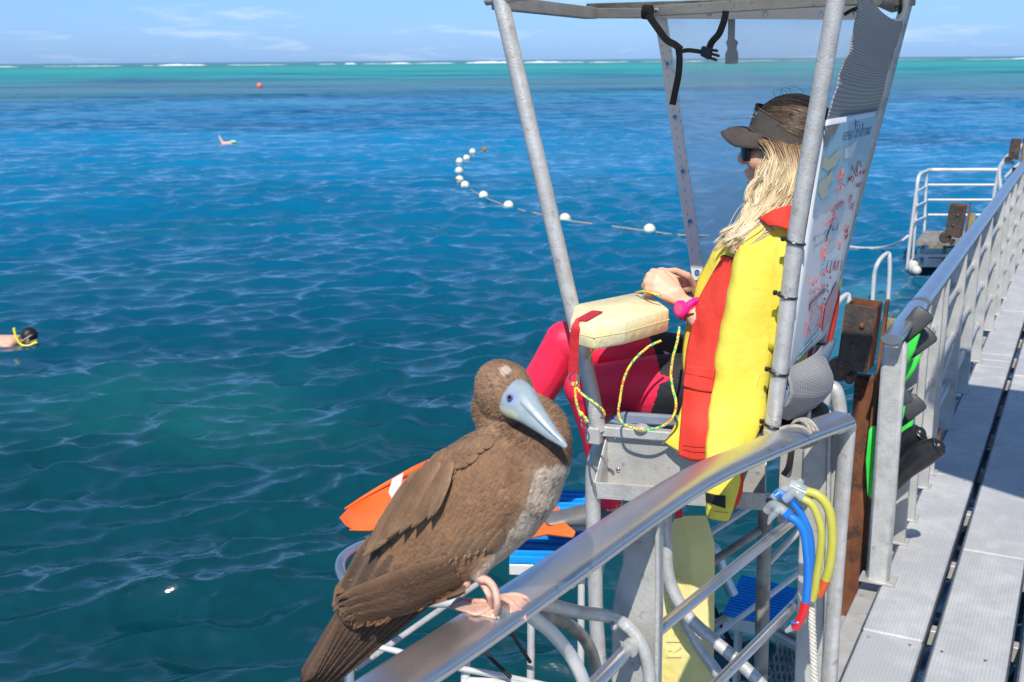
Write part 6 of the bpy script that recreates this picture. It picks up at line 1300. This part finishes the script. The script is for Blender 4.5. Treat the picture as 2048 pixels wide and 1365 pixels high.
hfin('short charcoal fin blade at mid height of the fence post', (1812, 782), (1768, 812), 40, 50, 4.55, 1)
hfin('pale grey fin blade with green wing above the black foot pockets', (1838, 800), (1770, 866), 34, 44, 4.66, 1)
def bfin(label, pts, r, u, green):
    rt = root('swim_fin', hy(*pts[0], u), label, 'swim fin', grp); P = [hy(x, y, u) for x, y in pts]
    MB().tube(P, r, 16, rx=[q*1.35 for q in r], up=(0, 1, .3), smooth=4).build('foot_pocket', RUBBER, rt)
    d = (P[-1]-P[-2]).normalized(); MB().torus(P[-1], d, r[-1]*1.05, .004, 20, 7, (1, 1.3)).build('pocket_lip', RUBBER, rt); MB().ball(P[-1]-d*.004, (r[-1]*.9,)*3, 12, 8).build('pocket_opening', BPLAS, rt)
    g = [hy(x, y, u+.05) for x, y in green]; MB().prism(g, (.012, .02, 0), bev=.004).build('blade', GREEN, rt, angle=50)
bfin('glossy black foot pocket, upper of the two at the fence post, with green blade behind', [(1775, 940), (1800, 908), (1822, 882), (1840, 866)], [.024, .030, .036, .030], 4.55, [(1742, 765), (1751, 760), (1754, 860), (1750, 940), (1741, 930), (1737, 860)])
bfin('glossy black foot pocket, lower of the two at the fence post, with green blade behind', [(1775, 978), (1810, 938), (1845, 910), (1878, 893)], [.024, .032, .038, .030], 4.45, [(1736, 860), (1744, 852), (1748, 930), (1741, 1000), (1733, 990), (1730, 920)])
# ------------------------------------------------------------------ blue matted steps and ladder tubes
def ribbed(name, quad, m, parent, n=14, h=.006, th=.008):
    a, b, c, d = quad; mb = MB(); mb.prism(quad, (0, 0, -th))
    o = mb.build(name, m, parent, smooth=False)
    for i in range(n):
        t = (i+.5)/n; MB().tube([a*(1-t)+d*t+Vector((0, 0, .001)), b*(1-t)+c*t+Vector((0, 0, .001))], h, 6).build('rib', m, parent)
    return o
fs_ = root('foot_step', hz(1110, 1050, 1.9), 'blue ribbed foot step of the lookout chair with white metal edge', 'step')
zq = 2.05; qd = [hz(1062, 978, zq), hz(1235, 982, zq), hz(1205, 1128, zq), hz(1018, 1122, zq)]
ribbed('ribbed_mat', qd, BLUEM, fs_, 15, .0075)
MB().prism([p+Vector((0, 0, -.012)) for p in qd], (0, 0, -.035), bev=.003).build('tray_edge', WTUBE, fs_, smooth=False)
for x, y in ((1062, 1135), (1163, 1145)): T('leg', [hz(x, y, 2.0), hz(x, y, 2.0)-Vector((0, 0, .45)), hz(x, y, 2.0)-Vector((0, 0, 2.2))], .011, fs_, WTUBE)
MB().bar(hz(1024, 1128, 1.98), hz(1150, 1160, 1.98), .03, .05).build('step_bracket', ALU2, fs_, smooth=False)
st = root('ladder_step', hz(1520, 1200, 1.3), 'small blue ribbed step with black cable ties low behind the snorkels', 'step')
zq = 1.5; qd = [hz(1484, 1150, zq), hz(1596, 1178, zq), hz(1556, 1250, zq), hz(1446, 1226, zq)]
ribbed('ribbed_mat', qd, BLUEM, st, 14, .0062)
MB().prism([p+Vector((0, 0, -.012)) for p in qd], (0, 0, -.05), bev=.003).build('tray_edge', WTUBE, st, smooth=False)
for x, y in ((1443, 1228), (1521, 1246)): MB().tube([hz(x, y, 1.51), hz(x, y+1, 1.44)], .006, 8).ball(hz(x, y+4, 1.45), .010, 8, 6).build('cable_tie', BPLAS, st)
T('leg', [hz(1478, 1240, 1.45), hz(1478, 1240, 1.45)-Vector((0, 0, 1.6))], .016, st, WTUBE)
T('rear_brace', [hy(1414, 1190, 4.0), hy(1443, 1250, 4.0), hy(1474, 1312, 4.0)], .010, st, BLACK)
T('hoop', [hy(1398, 1190, 3.9), hy(1406, 1130, 3.9), hy(1414, 1108, 3.9), hy(1426, 1097, 3.9), hy(1436, 1112, 3.9), hy(1448, 1150, 3.9), hy(1466, 1190, 3.9)], .022, st, FENCER, 5)
# expanded metal screen
em = root('mesh_screen', hz(1570, 1330, 1.2), 'dark expanded metal screen low between the gangway posts', 'screen'); mb = MB()
E0 = hy(1545, 1275, 3.7); ex = Vector((1, .1, 0)); 
A_, B2, C2, D2 = hy(1552, 1262, 3.7), hy(1604, 1286, 3.6), hy(1600, 1450, 3.6), hy(1520, 1450, 3.7)
def E_(s, t): return (A_*(1-s)+B2*s)*(1-t)+(D2*(1-s)+C2*s)*t
for i in range(-6, 8):
    for sgn in (1, -1):
        pts = []
        for k in range(9):
            t = k/8; s = i/6+t*.9*(1 if sgn > 0 else -1)+(0 if sgn > 0 else .5)
            if 0 <= s <= 1: pts.append(E_(s, t))
        if len(pts) > 1: mb.tube(pts, .0032, 6)
o = mb.build('wire_grid', ALUD, em); o['kind'] = 'stuff'
MB().bar(A_, B2, .02, .03).build('frame_bar', ALUD, em); MB().bar(hy(1540, 1262, 3.7), hy(1604, 1300, 3.55), .03, .02).build('frame_bar', ALU2, em)
# tubular swim ladder at the lower left
ld = root('swim_ladder', (-1.55, 2.3, 0), 'white tubular swim ladder frame down by the water behind the bird', 'ladder')
D = 3.05
def L3(name, pts, r, m=WTUBE, sm=5): return MB().tube([at(x, y, d) for x, y, d in pts], r, 12, smooth=sm).build(name, m, ld)
L3('hoop', [(900, 1030, 3.5), (820, 1060, 3.4), (762, 1080, 3.3), (715, 1096, 3.2), (688, 1114, 3.12), (680, 1136, 3.06), (688, 1160, 3.02), (698, 1185, 3.0), (700, 1240, 3.0), (699, 1310, 3.0), (699, 1400, 3.0), (700, 1480, 3.0)], .0145, FENCER)
L3('ladder_rail', [(690, 1160, 3.02), (740, 1180, 2.9), (800, 1200, 2.8), (860, 1205, 2.75), (912, 1206, 2.7), (960, 1210, 2.68)], .0125)
L3('ladder_rail', [(712, 1338, 3.1), (800, 1276, 3.2), (886, 1216, 3.3), (960, 1165, 3.4)], .009, ALU)
L3('ladder_rail', [(690, 1275, 3.0), (730, 1288, 3.0), (790, 1302, 3.0), (906, 1334, 3.02), (980, 1348, 3.05), (1060, 1364, 3.1), (1120, 1378, 3.1)], .0085)
L3('upright', [(932, 1290, 3.05), (931, 1340, 3.05), (930, 1400, 3.05), (930, 1500, 3.1)], .0125, WTUBE, 1)
L3('upright', [(1062, 1240, 3.2), (1062, 1300, 3.2), (1061, 1345, 3.2), (1061, 1480, 3.2)], .0110, ALU, 1)
L3('brace', [(1010, 1245, 3.0), (1035, 1285, 3.05), (1060, 1324, 3.15)], .0052, BLACK, 2)
L3('brace', [(955, 1288, 3.0), (985, 1320, 3.0), (1022, 1356, 3.0)], .0052, BLACK, 2)
L3('tread', [(925, 1362, 3.05), (990, 1366, 3.05), (1050, 1372, 3.1)], .012, WTUBE, 1)
